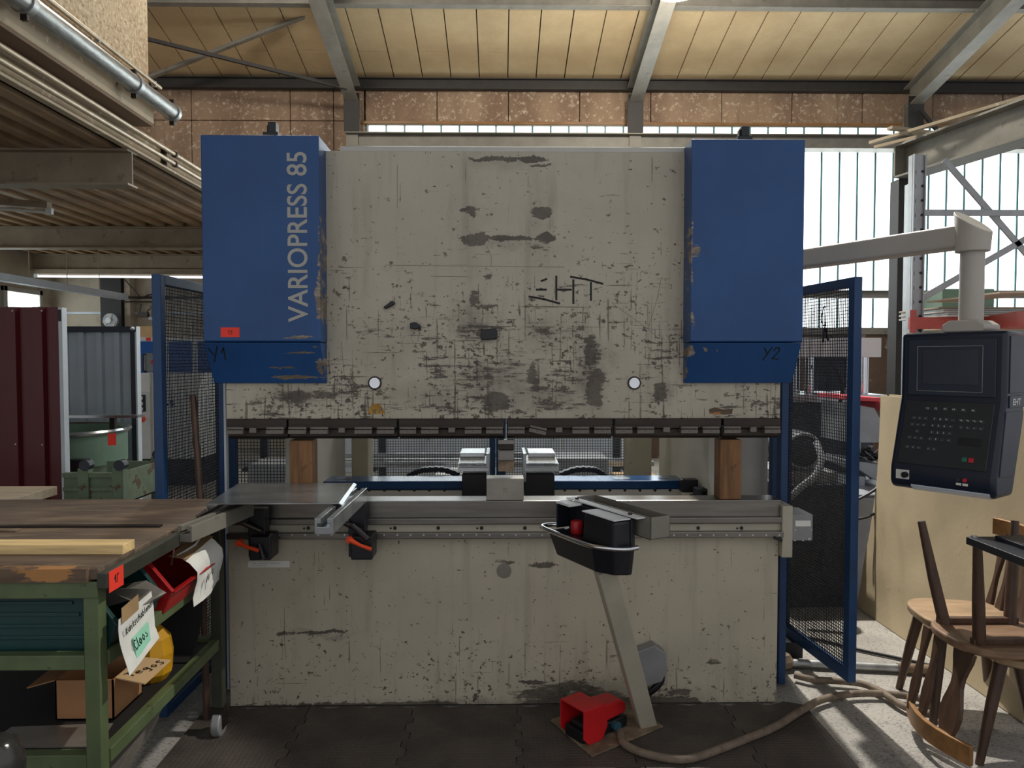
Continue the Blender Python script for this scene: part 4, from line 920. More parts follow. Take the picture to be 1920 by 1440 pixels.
# bins on the middle shelf: side profile in x, z; the low open front looks towards the press
def bin_(name, label, x1, y0, y1, z0, L, H, mat, grp='storage bins on the workbench'):
    t = thing(name, label, 'bin', (x1 - L / 2, (y0 + y1) / 2, z0), grp)
    prof = [(x1 - L, z0), (x1 - .03, z0), (x1, z0 + H * .42), (x1 - .09, z0 + H), (x1 - L, z0 + H)]
    for y in (y0, y1 - .006): MB().prism(prof, 'y', y, y + .006).build('bin_side', mat, t, .002)
    MB().prism([(x1 - L, z0), (x1 - .03, z0), (x1, z0 + H * .42), (x1 - .006, z0 + H * .42), (x1 - .034, z0 + .006), (x1 - L, z0 + .006)], 'y', y0 + .006, y1 - .006).build('bin_floor', mat, t)
    rbox(x1 - L, x1 - L + .006, y0, y1, z0, z0 + H).build('bin_back', mat, t)
    for k in range(4): 
        zz = z0 + H * (.2 + .18 * k); rbox(x1 - L + .02, x1 - .07 - .02 * k, y0 - .005, y0, zz, zz + .012).build('rib', mat, t, .002)
    MB().box(x1 - L, x1 - .085, y0 - .008, y0 + .01, z0 + H - .012, z0 + H + .004).box(x1 - L, x1 - .085, y1 - .01, y1 + .008, z0 + H - .012, z0 + H + .004).build('rim', mat, t, .002)
    MB().bar((x1 - .085, y1 - .004, z0 + H), (x1 + .002, y1 - .004, z0 + H * .42), .02, .008).bar((x1 - .085, y0 + .004, z0 + H), (x1 + .002, y0 + .004, z0 + H * .42), .02, .008).box(x1 - .006, x1 + .012, y0, y1, z0 + H * .40, z0 + H * .43).build('front_rim', mat, t, .001)
    return t
SZ = .723
bin_('storage_bin', 'dark green plastic bin holding sheet metal templates on the workbench', BX + .02, -1.14, -.84, SZ, .62, .2, 'dark_green_plastic')
bin_('storage_bin', 'red plastic bin with taped white paper on the workbench', BX + .04, -.8, -.4, SZ, .5, .185, 'red_plastic')
tag(MB().prism([(-1.42, .80), (-1.16, .875), (-1.13, .9), (-1.3, .905), (-1.42, .86)], 'y', -1.02, -1.016, Matrix.Translation((0, 0, -.02)) @ Matrix.Rotation(0, 4, 'X')).build('sheet_template', 'raw_sheet'), 'angled bare metal template standing in the green bin', 'metal template', 'metal templates in the bins')
m = MB(); m.ribbon([[(-1.36, -1.0, .835), (-1.34, -.9, .85)], [(-1.24, -1.02, .862), (-1.2, -.9, .872)], [(-1.15, -1.04, .832), (-1.125, -.92, .836)]], .003)
tag(m.build('sheet_template', 'raw_sheet'), 'bent bare metal template with lip over the front of the green bin', 'metal template', 'metal templates in the bins')
tag(MB().bar((-1.24, -.62, .85), (-1.205, -.66, .955), .006, .012).build('steel_rod', 'bright_steel'), 'thin bright steel strip sticking out of the red bin', 'steel strip')
# papers
def sheet(name, label, rows, mat='paper', th=.0015): return tag(MB().ribbon(rows, th).build(name, mat, None, smooth=60), label, 'paper')
px_ = BX + .052
def onpaper(y0, z0, ty, tilt=0.0, x=px_):     # plane facing +X: local x -> +Y, local y -> +Z
    return Matrix(((0, tilt, 1, x), (1, 0, 0, y0), (0, 1, -tilt, z0), (0, 0, 0, 1)))
pr = thing('paper_note', 'white handwritten paper note hanging from the green bin', 'paper', (px_, -.96, .6))
rows = [[(px_ - .002 + .028 * (k / 6) ** 2, y + .010 * math.sin(k * .9) * (1 if y > -1.08 else -.5), .838 - k * .029 + (y + 1.19) * (.10 if k < 5 else .2)) for y in (-1.185, -1.115, -1.045, -.975)] for k in range(7)]
MB().ribbon(rows, .0012).build('sheet', 'paper', pr, smooth=60)
MB().ribbon([[(px_ + .002, -1.175, .87), (px_ + .002, -1.07, .88)], [(px_ + .003, -1.175, .822), (px_ + .003, -1.07, .832)]], .001).build('tape', 'packing_tape', pr)
def hand(s, w, h, gap=.25):
    """simple pen alphabet, unit cell per letter"""
    A = {'K': [[(0, 1), (0, 0)], [(.6, 1), (0, .4), (.7, 0)]], 'a': [[(.6, .6), (.2, .6), (0, .3), (.2, 0), (.55, .2), (.6, .6), (.65, 0)]], 'n': [[(0, .6), (0, 0)], [(0, .4), (.3, .6), (.55, .4), (.55, 0)]], 't': [[(.3, 1), (.3, .1), (.55, 0)], [(.05, .65), (.6, .68)]],
         's': [[(.55, .55), (.2, .6), (.1, .42), (.5, .2), (.4, 0), (0, .05)]], 'c': [[(.55, .55), (.2, .6), (0, .3), (.2, 0), (.55, .1)]], 'h': [[(0, 1), (0, 0)], [(0, .35), (.3, .6), (.55, .4), (.55, 0)]], 'b': [[(0, 1), (0, 0), (.4, 0), (.6, .3), (.35, .55), (0, .45)]], 'l': [[(.1, 1), (.1, .1), (.35, 0)]],
         'o': [[(.3, .6), (0, .3), (.3, 0), (.6, .3), (.3, .6)]], 'e': [[(0, .3), (.6, .35), (.4, .6), (.1, .5), (0, .25), (.2, 0), (.6, .1)]], 'C': [[(.7, .85), (.35, 1), (0, .5), (.3, 0), (.75, .1)]], 'T': [[(0, .95), (.8, 1)], [(.4, 1), (.35, 0)]], 'g': [[(.55, .55), (.2, .6), (0, .35), (.3, .2), (.55, .55), (.5, -.3), (.1, -.35)]],
         'B': [[(0, 1), (0, 0), (.5, .1), (.5, .45), (0, .5), (.45, .75), (.35, 1), (0, 1)]], 'S': [[(.6, .85), (.3, 1), (.1, .75), (.55, .3), (.3, 0), (0, .1)]]}
    out = []; x = 0
    for ch in s:
        for L in A.get(ch, []): out.append([(x + p[0] * w, p[1] * h) for p in L])
        x += w * (1 if ch != 'l' else .6)
    return out
tl = Matrix.Rotation(.20, 4, 'Z')
MB().ribbon([[(px_ + .013, -1.13, .762), (px_ + .013, -1.03, .779)], [(px_ + .021, -1.125, .695), (px_ + .021, -1.03, .712)]], .0008).build('highlight', 'marker_green', pr)
strokes('handwriting', hand('Kantschablonen', .0135, .022), .0022, onpaper(-1.165, .785, 0, 0, px_ + .0105) @ tl, 'marker_black', pr)
strokes('handwriting', hand('Cloos', .021, .032), .0026, onpaper(-1.13, .722, 0, -.2, px_ + .0215) @ tl, 'marker_black', pr)
pr2 = thing('paper_note', 'crumpled white paper taped over the front of the red bin', 'paper', (BX + .08, -.55, .7))
rows = [[(BX - .01 + .06 * min(1, k / 1.5) + .01 * math.sin(k * 1.1 + y * 22), y, .885 - k * .033 + (y + .62) * .1) for y in (-.62, -.56, -.5, -.44, -.39, -.36)] for k in range(7)]
MB().ribbon(rows, .0012).build('sheet', 'paper', pr2, smooth=60)
MB().ribbon([[(BX - .04, -.64, .885), (BX - .04, -.38, .912)], [(BX + .028, -.64, .874), (BX + .028, -.38, .898)]], .001).build('tape', 'packing_tape', pr2)
strokes('handwriting', [[(.0, -.03), (.03, .01), (.02, -.01), (.045, .012), (.04, -.012), (.06, .01)], [(.07, .0), (.085, .015), (.08, -.01), (.1, .008)]], .0022, onpaper(-.57, .765, 0, 0, BX + .064) @ tl, 'marker_black', pr2)
# lower shelf
LZ = .418
cx0, cx1 = WZ(105, 1350, LZ).x, WZ(213, 1350, LZ).x
cy0 = WZ(160, 1350, LZ).y; cy1 = cy0 + .2; ch_ = .135
cb_ = thing('cardboard_box', 'open brown cardboard box with lettered flap on the lower bench shelf', 'box', ((cx0 + cx1) / 2, cy0 + .15, LZ))
for (x0, x1, y0, y1) in ((cx0, cx1, cy0, cy0 + .005), (cx0, cx1, cy1 - .005, cy1), (cx0, cx0 + .005, cy0, cy1), (cx1 - .005, cx1, cy0, cy1)): rbox(x0, x1, y0, y1, LZ, LZ + ch_).build('box_wall', 'cardboard', cb_)
rbox(cx0, cx1, cy0, cy1, LZ, LZ + .005).build('box_floor', 'cardboard', cb_)
MB().ribbon([[(cx0, cy0, LZ + ch_), (cx0, cy1, LZ + ch_)], [(cx0 - .1, cy0 + .01, LZ + ch_ - .03), (cx0 - .1, cy1 - .01, LZ + ch_ - .02)]], .004).build('flap', 'cardboard', cb_)
MB().ribbon([[(cx0, cy1, LZ + ch_), (cx1, cy1, LZ + ch_)], [(cx0, cy1 + .1, LZ + ch_ + .05), (cx1, cy1 + .1, LZ + ch_ + .05)]], .004).build('flap', 'cardboard', cb_)
fl0, fl1 = Vector((cx1, cy0 + .015, LZ + ch_)), Vector((cx1, cy1 - .01, LZ + ch_)); dv = Vector((.115, -.035, -.006))
MB().ribbon([[fl0, fl1], [fl0 + dv, fl1 + dv + Vector((0, .02, 0))]], .004).build('flap', 'cardboard_pale', cb_)
ux = (fl1 - fl0).normalized(); 
e1 = Vector((.45, .9, .0)).normalized(); nrm = Vector((.05, .0, 1)).normalized(); e2 = nrm.cross(e1).normalized(); e1 = e2.cross(nrm)
Mf = Matrix.Translation(fl0 + dv * .42 + Vector((0, .022, .0035))) @ Matrix((e1, e2, nrm)).transposed().to_4x4()
strokes('handwriting', hand('TegoS', .03, .036), .003, Mf, 'marker_black', cb_)
ys = thing('yellow_sack', 'yellow plastic sack behind the white note on the lower shelf', 'sack', (-1.33, -.6, LZ))
m = MB(); m.lathe([(.05, 0), (.07, .03), (.075, .1), (.065, .16), (.03, .2), (.012, .22)], (-1.31, -.63, LZ), 10); m.build('sack_body', 'yellow_plastic', ys)
MB().box(-1.32, -1.3, -.64, -.62, LZ + .218, LZ + .24).build('sack_neck', 'yellow_plastic', ys)
prof = [(-.495, LZ + .004), (-.46, LZ + .006), (-.42, LZ + .025), (-.38, LZ + .06), (-.345, LZ + .12), (-.32, LZ + .2)]
tag(MB().ribbon([[(x, y, z_) for x in (-1.62, -1.24)] for (y, z_) in prof], .005).build('rubber_sheet', 'black_rubber', None, smooth=60), 'black rubber sheet curling up at the back of the lower shelf', 'rubber sheet')
tag(MB().ribbon([[(-1.6, -1.13, .4195), (-1.25, -1.13, .4195)], [(-1.6, -1.0, .4195), (-1.28, -.98, .4195)]], .003).build('metal_offcut', 'raw_sheet'), 'flat pale metal offcut lying at the front of the lower shelf', 'offcut')
# channel profile leaning below the bench, dome at the corner
pA, pB = WZ(232, 1440, .0), W(285, 1352, -.75)
cprof = thing('channel_profile', 'bent sheet metal channel leaning under the workbench', 'metal profile', (pA.x, pA.y, 0))
MB().bar((-1.42, -1.02, .03), (-1.31, -.66, .33), .05, .004, (0, -.7, .7)).build('web', 'raw_sheet', cprof); MB().bar((-1.392, -1.0, .012), (-1.282, -.64, .315), .004, .05, (0, -.7, .7)).build('flange', 'raw_sheet', cprof)
dm = thing('metal_dome', 'dark glossy metal dome in the bottom left corner', 'dome', WZ(-10, 1440, .4))
c = W(-4, 1420, -1.45); MB().lathe([(.062, -.12), (.064, -.02), (.06, .01), (.046, .042), (.024, .058), (.002, .063)], c, 24).build('dome_cap', 'glossy_dark', dm, smooth=50)
MB().lathe([(.05, 0), (.05, c.z - .12)], (c.x, c.y, 0), 18).build('dome_stem', 'black_plastic', dm, smooth=50)
# leaning bar behind the bench
tag(MB().tube([W(383, 1010, -.12) * 1 + Vector((0, 0, -.85)), W(376, 935, .0), W(362, 742, .1)], .016, 8).build('leaning_bar', 'chair_wood', None, smooth=40), 'brown round bar leaning against the left mesh guard', 'bar')

# ------------------------------------------------------------------ objects in the left background
def corrugated(m, x0, x1, y, z0, z1, step, d, w=.35):
    n = max(1, int(round((x1 - x0) / step))); step = (x1 - x0) / n; pts = []
    for i in range(n):
        a = x0 + i * step; pts += [(a, y), (a + step * w, y), (a + step * (w + .07), y + d), (a + step * .93, y + d)]
    pts.append((x1, y)); P = pts + [(p[0], p[1] + .002) for p in pts[::-1]]
    k = len(pts)
    for i in range(k - 1):
        (a, b), (c, e) = pts[i], pts[i + 1]
        m.add([(a, b, z0), (c, e, z0), (c, e, z1), (a, b, z1), (a, b + .003, z0), (c, e + .003, z0), (c, e + .003, z1), (a, b + .003, z1)], [(0, 1, 2, 3), (4, 7, 6, 5), (0, 4, 5, 1), (3, 2, 6, 7), (0, 3, 7, 4), (1, 5, 6, 2)])
    return m
Y = 1.75; a, b = W(-40, 575, Y), W(110, 575, Y)
rp = thing('corrugated_screen', 'tall dark red corrugated sheet screen at the left edge', 'screen', ((a.x + b.x) / 2, Y, 0))
corrugated(MB(), a.x, b.x, Y, .0, a.z, .2, .035).build('sheet', 'panel_red', rp)
rbox(b.x, b.x + .026, Y - .01, Y + .05, 0, a.z - .005).build('edge_profile', 'strip_white', rp, .002); rbox(b.x + .002, b.x + .022, Y - .012, Y - .01, a.z - .1, a.z - .02).build('end_cap', 'black_plastic', rp)
for px, py in ((23, 583), (78, 583), (29, 833), (79, 834)): MB().lathe([(.006, 0), (.004, -.004)], W(px, py, Y), 8, 'y').build('rivet', 'strip_white', rp)
Y = 3.25; a, b = W(112, 612, Y), W(257, 612, Y)
gp = thing('corrugated_screen', 'slate grey corrugated sheet screen behind the green hopper', 'screen', ((a.x + b.x) / 2, Y, 0))
corrugated(MB(), a.x, b.x - .05, Y, .0, a.z - .05, .152, .03, .3).build('sheet', 'panel_slate', gp)
rbox(a.x, b.x, Y - .02, Y + .05, a.z - .05, a.z).build('top_rail', 'panel_trim_dark', gp, .003); rbox(b.x - .055, b.x - .012, Y - .02, Y + .05, 0, a.z - .05).build('side_post', 'panel_trim_dark', gp, .003); rbox(b.x - .012, b.x + .002, Y - .02, Y + .05, 0, a.z).build('edge_profile', 'strip_white', gp)
c = W(249, 616, Y - .03); MB().lathe([(.02, 0), (.016, -.02), (.01, -.03)], c, 10, 'y').build('bracket', 'galvanised', gp)
# green hopper
Y = 2.55; r = .55; cx = W(225, 830, Y).x - r; zt = W(225, 806, Y).z; z0 = W(225, 866, Y).z
hp = thing('metal_hopper', 'round pale green metal hopper standing in the left background', 'hopper', (cx, Y, 0))
m = MB(); n = 36; ring = [(cx + r * math.cos(t * 2 * math.pi / n), Y + r * math.sin(t * 2 * math.pi / n)) for t in range(n)]
m.add([(x, y, z0) for x, y in ring] + [(x, y, zt) for x, y in ring] + [(cx + (x - cx) * .97, Y + (y - Y) * .97, zt) for x, y in ring] + [(cx + (x - cx) * .97, Y + (y - Y) * .97, z0 + .02) for x, y in ring],
      [(i, (i + 1) % n, n + (i + 1) % n, n + i) for i in range(n)] + [(n + i, n + (i + 1) % n, 2 * n + (i + 1) % n, 2 * n + i) for i in range(n)] + [(2 * n + i, 2 * n + (i + 1) % n, 3 * n + (i + 1) % n, 3 * n + i) for i in range(n)] + [tuple(range(n))[::-1], tuple(range(3 * n, 4 * n))])
m.build('drum', 'hopper_green', hp, smooth=40)
MB().tube([(cx + (r + .015) * math.cos(t * 2 * math.pi / 36), Y + (r + .015) * math.sin(t * 2 * math.pi / 36), zt) for t in range(37)], .018, 6).build('drum_rim', 'plate_grey', hp, smooth=40)
MB().box(cx - .7, cx + .72, Y - .06, Y + .06, zt + .1, zt + .12).build('top_bar', 'plate_grey', hp)
for s_ in (-.5, .5): MB().box(cx + s_ - .02, cx + s_ + .02, Y - .02, Y + .02, z0 + .01, zt + .1).build('strut', 'dark_steel', hp)
MB().box(cx - .6, cx + .02, Y - r - .08, Y - r + .04, z0 + .03, z0 + .16).build('chute', 'machine_dark', hp); MB().tube([(cx - .16, Y - r - .12, z0 + .09), (cx + .13, Y - r - .12, z0 + .1), (cx + .1, Y - r - .12, z0 - .02), (cx - .16, Y - r - .12, z0 - .03)], .008, 6).build('handle', 'plate_grey', hp)
a = W(214, 823, Y - .3); MB().box(a.x - .03, a.x + .03, 0, .002, -.045, .045, Matrix.Translation((a.x, Y - .33, a.z)) @ Matrix.Rotation(math.radians(50), 4, 'Z') @ Matrix.Translation((-a.x, 0, 0))).build('price_tag', 'tag_red', hp)
MB().box(cx + r - .16, cx + r - .02, Y - .45, Y - .36, z0 - .01, z0 + .08).build('lug', 'machine_dark', hp, .01)
for sx in (-.3, .3): rbox(cx + sx - .03, cx + sx + .03, Y - .3, Y + .3, 0, z0).build('leg', 'rust_green', hp)
# stacked green pallet crate
Y0, Y1 = 1.45, 2.0
A, B = W(145, 905, Y0), W(282, 880, 2.0)
pc = thing('pallet_crate', 'rusty green steel pallet crate below the hopper', 'crate', (A.x + .3, 1.7, 0))
x0, x1 = W(119, 900, 1.4).x, W(276, 900, 1.75).x; z0, z1 = W(200, 925, 1.5).z - .06, W(150, 884, Y0).z
ya, yb = 1.4, 1.95
for nm, (p, q_, r_, s_) in {'crate_front': (x0, x1, ya, ya + .02), 'crate_rear': (x0, x1, yb - .02, yb), 'crate_side': (x1 - .02, x1, ya, yb)}.items():
    w = rbox(p, q_, r_, s_, z0, z1).build(nm, 'rust_green', pc, .003)
    if nm == 'crate_front':
        rbox(p, q_, ya - .015, ya, z1 - .03, z1).box(p, q_, ya - .012, ya, (z0 + z1) / 2 - .012, (z0 + z1) / 2 + .012).build('swage', 'rust_green', w)
        rng = random.Random(5); c = W(205, 915, ya)
rbox(x0, x1, ya, yb, z0, z0 + .01).build('crate_floor', 'machine_dark', pc)
for x, y in ((x1 - .03, ya - .02), (x1 - .03, yb - .04), (x0 + .12, ya - .02)):
    lg = rbox(x - .02, x + .05, y, y + .06, .0, z1 + .03).build('corner_post', 'rust_green', pc, .004)
    MB().lathe([(.035, -.03), (.035, .03)], (x + .03, y + .02, z1 + .05), 12, 'y').build('stacking_eye', 'machine_dark', lg)
rbox(x0, x1 - .02, ya, ya + .04, .1, .14).build('skid', 'rust_green', pc)
# pale board on a trestle at the left edge
ed = W(50, 936, .9); tb = thing('trestle_table', 'pale wooden board end on a trestle at the left edge', 'table', (ed.x - .4, .9, 0))
rbox(ed.x - 1.0, ed.x, .7, 1.2, ed.z - .03, ed.z + .025).build('board', 'pale_wood', tb, .003)
for x in (ed.x - .9, ed.x - .15): rbox(x - .03, x + .03, .9, .96, 0, ed.z - .03).build('leg', 'cool_grey', tb)
# white machine with blue doors far left
wm = thing('white_machine', 'white machine with blue doors behind the left mesh guard', 'machine', (-4.6, 6.5, 0))
Y = 6.0; a, b = W(258, 740, Y), W(300, 865, Y)
MB().prism([(Y, .35), (Y + 1, .35), (Y + 1, 1.42), (Y + .15, 1.42), (Y, 1.2)], 'x', a.x - .3, b.x + .5).build('body', 'white_paint', wm, .01)
MB().box(a.x, a.x + .1, Y - .01, Y, .95, 1.16).build('gauge_panel', 'machine_dark', wm)
for k in range(3): MB().lathe([(.03, 0), (.03, -.01)], (a.x + .04, Y - .01, 1.12 - k * .07), 12, 'y').build('gauge', 'white_paint', wm)
MB().lathe([(.045, 0), (.04, -.05)], (a.x + .05, Y, .86), 12, 'y').build('switch_knob', 'orange_plastic', wm)
MB().box(a.x + .25, a.x + .32, Y + .06, Y + .075, 1.28, 1.33).build('price_tag', 'tag_red', wm)
strokes('lettering', hand('lSoS', .07, .06), .02, FRONT(a.x + .22, Y - .002, 1.02), 'blue_bright', wm)
rbox(a.x - .3, b.x + .5, Y + .1, Y + .9, 0, .35).build('plinth', 'machine_dark', wm)
Y2 = 7.2; a2, b2 = W(256, 632, Y2), W(420, 640, Y2)
cbn = thing('blue_cabinet', 'white framed cabinet with bright blue doors behind the left guard', 'cabinet', ((a2.x + b2.x) / 2, Y2, 0))
rbox(a2.x, b2.x, Y2, Y2 + .5, 0, a2.z).build('carcass', 'white_paint', cbn, .005)
n = 3; wd = (b2.x - a2.x) / n
for k in range(n): 
    dd = rbox(a2.x + k * wd + .04, a2.x + (k + 1) * wd - .04, Y2 - .02, Y2 - .001, .1, a2.z - .06).build('door', 'blue_bright', cbn, .004)
    rbox(a2.x + (k + 1) * wd - .1, a2.x + (k + 1) * wd - .08, Y2 - .04, Y2 - .02, .9, 1.1).build('door_handle', 'cool_grey', dd)
MB().box(W(274, 636, Y2).x, W(283, 636, Y2).x, Y2 - .0035, Y2 - .0005, a2.z - .055, a2.z - .005).build('price_tag', 'tag_red', cbn)
a = W(262, 627, Y2 + .2); b = W(292, 612, Y2 + .2); tag(rbox(a.x, b.x, Y2 + .1, Y2 + .4, a2.z + .0005, b.z).build('carton', 'cardboard_pale', None, .004), 'small tan carton standing on the blue door cabinet', 'carton')
sp = thing('machine_pendant', 'small white control box on a pole before the blue cabinet', 'control box', W(285, 745, 5.6))
a, b = W(273, 698, 5.6), W(310, 662, 5.6); rbox(a.x, b.x, 5.55, 5.7, a.z, b.z).build('box_body', 'cool_grey', sp, .015); MB().lathe([(.035, 0), (.03, -.03)], W(290, 679, 5.55), 12, 'y').build('stop_button', 'tag_red', sp)
c = W(286, 700, 5.62); MB().tube([(c.x, 5.62, c.z), (c.x, 5.62, .0)], .035, 12).build('pole', 'cream_grey', sp, smooth=40); MB().tube([W(273, 664, 5.52), W(268, 666, 5.5), W(268, 694, 5.5), W(275, 698, 5.52)], .012, 6).build('handle', 'black_plastic', sp)
# ------------------------------------------------------------------ control pendant on its swing arm
ca = math.radians(-54); PW = .42
Pc = W(1690, 625, -.11); tx = Vector((math.cos(ca), math.sin(ca), 0)); ty = Vector((-math.sin(ca), math.cos(ca), 0))
PMx = Matrix(((tx.x, ty.x, 0, Pc.x), (tx.y, ty.y, 0, Pc.y), (0, 0, 1, 0), (0, 0, 0, 1)))
zt = Pc.z; zk = zt - .285; zb = zt - .62
pen = thing('control_pendant', 'dark control pendant with screen and keypad hanging from a grey arm', 'control panel', (Pc.x + .2, Pc.y, zb - .06))
prof = [(.2, zt), (.0, zt), (.0, zk), (-.085, zb + .03), (-.085, zb - .03), (-.07, zb - .06), (.1, zb - .06), (.2, zb + .25)]
MB().prism(prof, 'x', 0, PW, PMx).build('housing', 'navy_plastic', pen, .018, seg=3, smooth=30)
sp_ = MB().box(.035, PW - .035, -.006, .0, zk + .012, zt - .03, PMx).build('screen_panel', 'slate_plastic', pen, .004)
def LM(x, y, z): return PMx @ Matrix(((1, 0, 0, x), (0, 0, -1, y), (0, 1, 0, z), (0, 0, 0, 1)))
a, b, c, d = .075, .335, zk + .032, zt - .06
strokes('screen_border', [[(a, c), (b, c), (b, d), (a, d), (a, c)]], .0014, LM(0, -.0062, 0), 'legend_grey', sp_, .0006)
MB().box(.098, .318, -.008, -.006, c + .03, d - .015, PMx).build('screen', 'screen_glass', sp_, .002)
sl = Vector((0, .085, zk - zb - .03)); Ls = sl.length; ey = sl.normalized(); ez = Vector((1, 0, 0)).cross(ey)
KM = PMx @ Matrix(((1, ey.x, ez.x, 0), (0, ey.y, ez.y, -.085), (0, ey.z, ez.z, zb + .03), (0, 0, 0, 1)))
kp = MB().box(.03, PW - .035, .02, Ls - .012, -.002, .004, KM).build('keypad', 'keypad_film', pen, .006)
wk, hk, s0 = PW - .08, Ls - .05, .03
rows_ = [(.1, [.24, .34, .45, .55, .66, .77], ['F1', 'F2', 'F3', 'F4', 'F5', 'F6'], .13), (.27, [.09, .16, .23, .34, .41, .48, .55, .66, .735, .81, .88], ['', '', '', '7', '8', '9', '-', '', '', '', ''], 0), (.38, [.08, .15, .22, .33, .40, .47, .54, .66, .735, .81, .88], ['', '', '', '4', '5', '6', '+', '', '', '', ''], 0),
         (.49, [.15, .33, .40, .47, .54], ['', '1', '2', '3', ''], 0), (.60, [.07, .14, .21, .32, .39, .46, .54], ['', '', '', '/', '0', '.', ''], 0), (.76, [.06, .13, .2, .32, .385], ['', '', '', '', ''], 0)]
leg = []
for (fy, xs_, tx_, _) in rows_:
    for fxk, tt in zip(xs_, tx_):
        x = .045 + wk * fxk; y = s0 + hk * (1 - fy)
        MB().box(x - .0095, x + .0095, y - .0085, y + .0085, .004, .0058, KM).build('key', 'key_face', kp, .0012, seg=1)
        if tt: text('key_legend', tt, .0115, KM @ Matrix.Translation((x, y, .0062)), 'legend_white', kp, .0002, 'CENTER')
        else: strokes('key_legend', [[(x - .003, y), (x, y + .003), (x + .003, y), (x, y - .003), (x - .003, y)]], .001, KM @ Matrix.Translation((0, 0, .006)), 'legend_grey', kp, .0003)
strokes('key_legend', [[(x_, s0 + hk * .74), (x_ + .009, s0 + hk * .74), (x_ + .009, s0 + hk * .725)] for x_ in (.26, .285, .31, .335)], .0016, KM @ Matrix.Translation((0, 0, .0062)), 'legend_white', kp, .0003)
MB().box(.265, .355, s0 + hk * .34, s0 + hk * .46, .004, .0052, KM).build('card_slot', 'black_plastic', kp, .001)
for x, mm in ((.3, 'btn_green'), (.325, 'btn_red')): MB().box(x - .01, x + .01, s0 + hk * .08, s0 + hk * .08 + .02, .004, .008, KM).build('start_button', mm, kp, .002)
MB().box(.03, .085, -.0885, -.085, zb - .018, zb + .022, PMx).build('nameplate', 'sticker_white', pen)
MB().cyl(PMx @ Vector((.072, -.087, zb + .002)), PMx @ Vector((.072, -.105, zb + .002)), .013, 16).build('selector_knob', 'black_plastic', pen)
for x, mm in ((.285, 'machine_dark'), (.31, 'btn_red')):
    MB().cyl(PMx @ Vector((x, -.085, zb + .008)), PMx @ Vector((x, -.093, zb + .008)), .008, 12).build('push_button', mm, pen); MB().box(x - .01, x + .01, -.0865, -.085, zb - .016, zb - .006, PMx).build('button_label', 'sticker_white', pen)
MB().prism([(-.083, zb - .036), (-.02, zb - .03), (-.02, zb - .062), (-.06, zb - .0625), (-.083, zb - .045)], 'x', .09, PW - .02, PMx).build('grip_slot_light', 'cool_white', pen, .004)  # pale colour stands in for light shining through the handle slot
sd = MB().box(PW - .001, PW + .004, .03, .18, zk + .03, zt - .02, PMx).build('side_panel', 'slate_plastic', pen, .002); MB().box(PW - .001, PW + .005, .03, .18, zk - .03, zk + .02, PMx).build('side_panel', 'slate_plastic', pen, .002)
MB().prism([(.0, zk - .045), (.18, zk - .045), (.17, zb + .24), (.06, zb + .02), (-.05, zb + .03)], 'x', PW - .002, PW + .004, PMx).build('side_door', 'slate_plastic', pen, .002)
SM = PMx @ Matrix(((0, 0, 1, PW + .0052), (1, 0, 0, .06), (0, 1, 0, zk - .018), (0, 0, 0, 1)))
text_fit('logo', 'EHT', .08, .026, SM, 'legend_white', sd)
# column, elbow and arm
cl = PMx @ Vector((.245, .1, 0)); az_ = 2.15
MB().prism([(.17, zt), (.32, zt), (.33, zt + .012), (.33, zt + .03), (.3, zt + .05), (.19, zt + .05), (.16, zt + .03), (.16, zt + .012)], 'y', .02, .18, PMx).build('flange', 'pendant_grey', pen, .006)
MB().tube([(cl.x, cl.y, zt + .05), (cl.x, cl.y, az_ + .02)], .047, 24).build('column', 'pendant_grey', pen, smooth=40)
ad = Vector((-.38, .725, 0)).normalized(); as_ = Vector((ad.y, -ad.x, 0))
AM = Matrix(((ad.x, as_.x, 0, cl.x), (ad.y, as_.y, 0, cl.y), (0, 0, 1, az_), (0, 0, 0, 1)))
MB().box(.03, 1.0, -.05, .05, -.05, .05, AM).build('swing_arm', 'pendant_grey', pen, .014, seg=3)
n = 22; ring = [(.066 * math.cos(i * 2 * math.pi / n), .066 * math.sin(i * 2 * math.pi / n)) for i in range(n)]
MB().add([(x, y, -.07) for x, y in ring] + [(x * 1.12, y * 1.05, .06 + x * .85) for x, y in ring], [tuple(range(n))[::-1], tuple(range(n, 2 * n))] + [(i, (i + 1) % n, n + (i + 1) % n, n + i) for i in range(n)], AM).build('elbow', 'pendant_grey', pen, .004, smooth=40)
ap = AM @ Vector((1.0, 0, 0)); MB().tube([(ap.x, ap.y, 1.9), (ap.x, ap.y, az_ + .06)], .05, 18).build('arm_post', 'pendant_grey', pen, smooth=40)

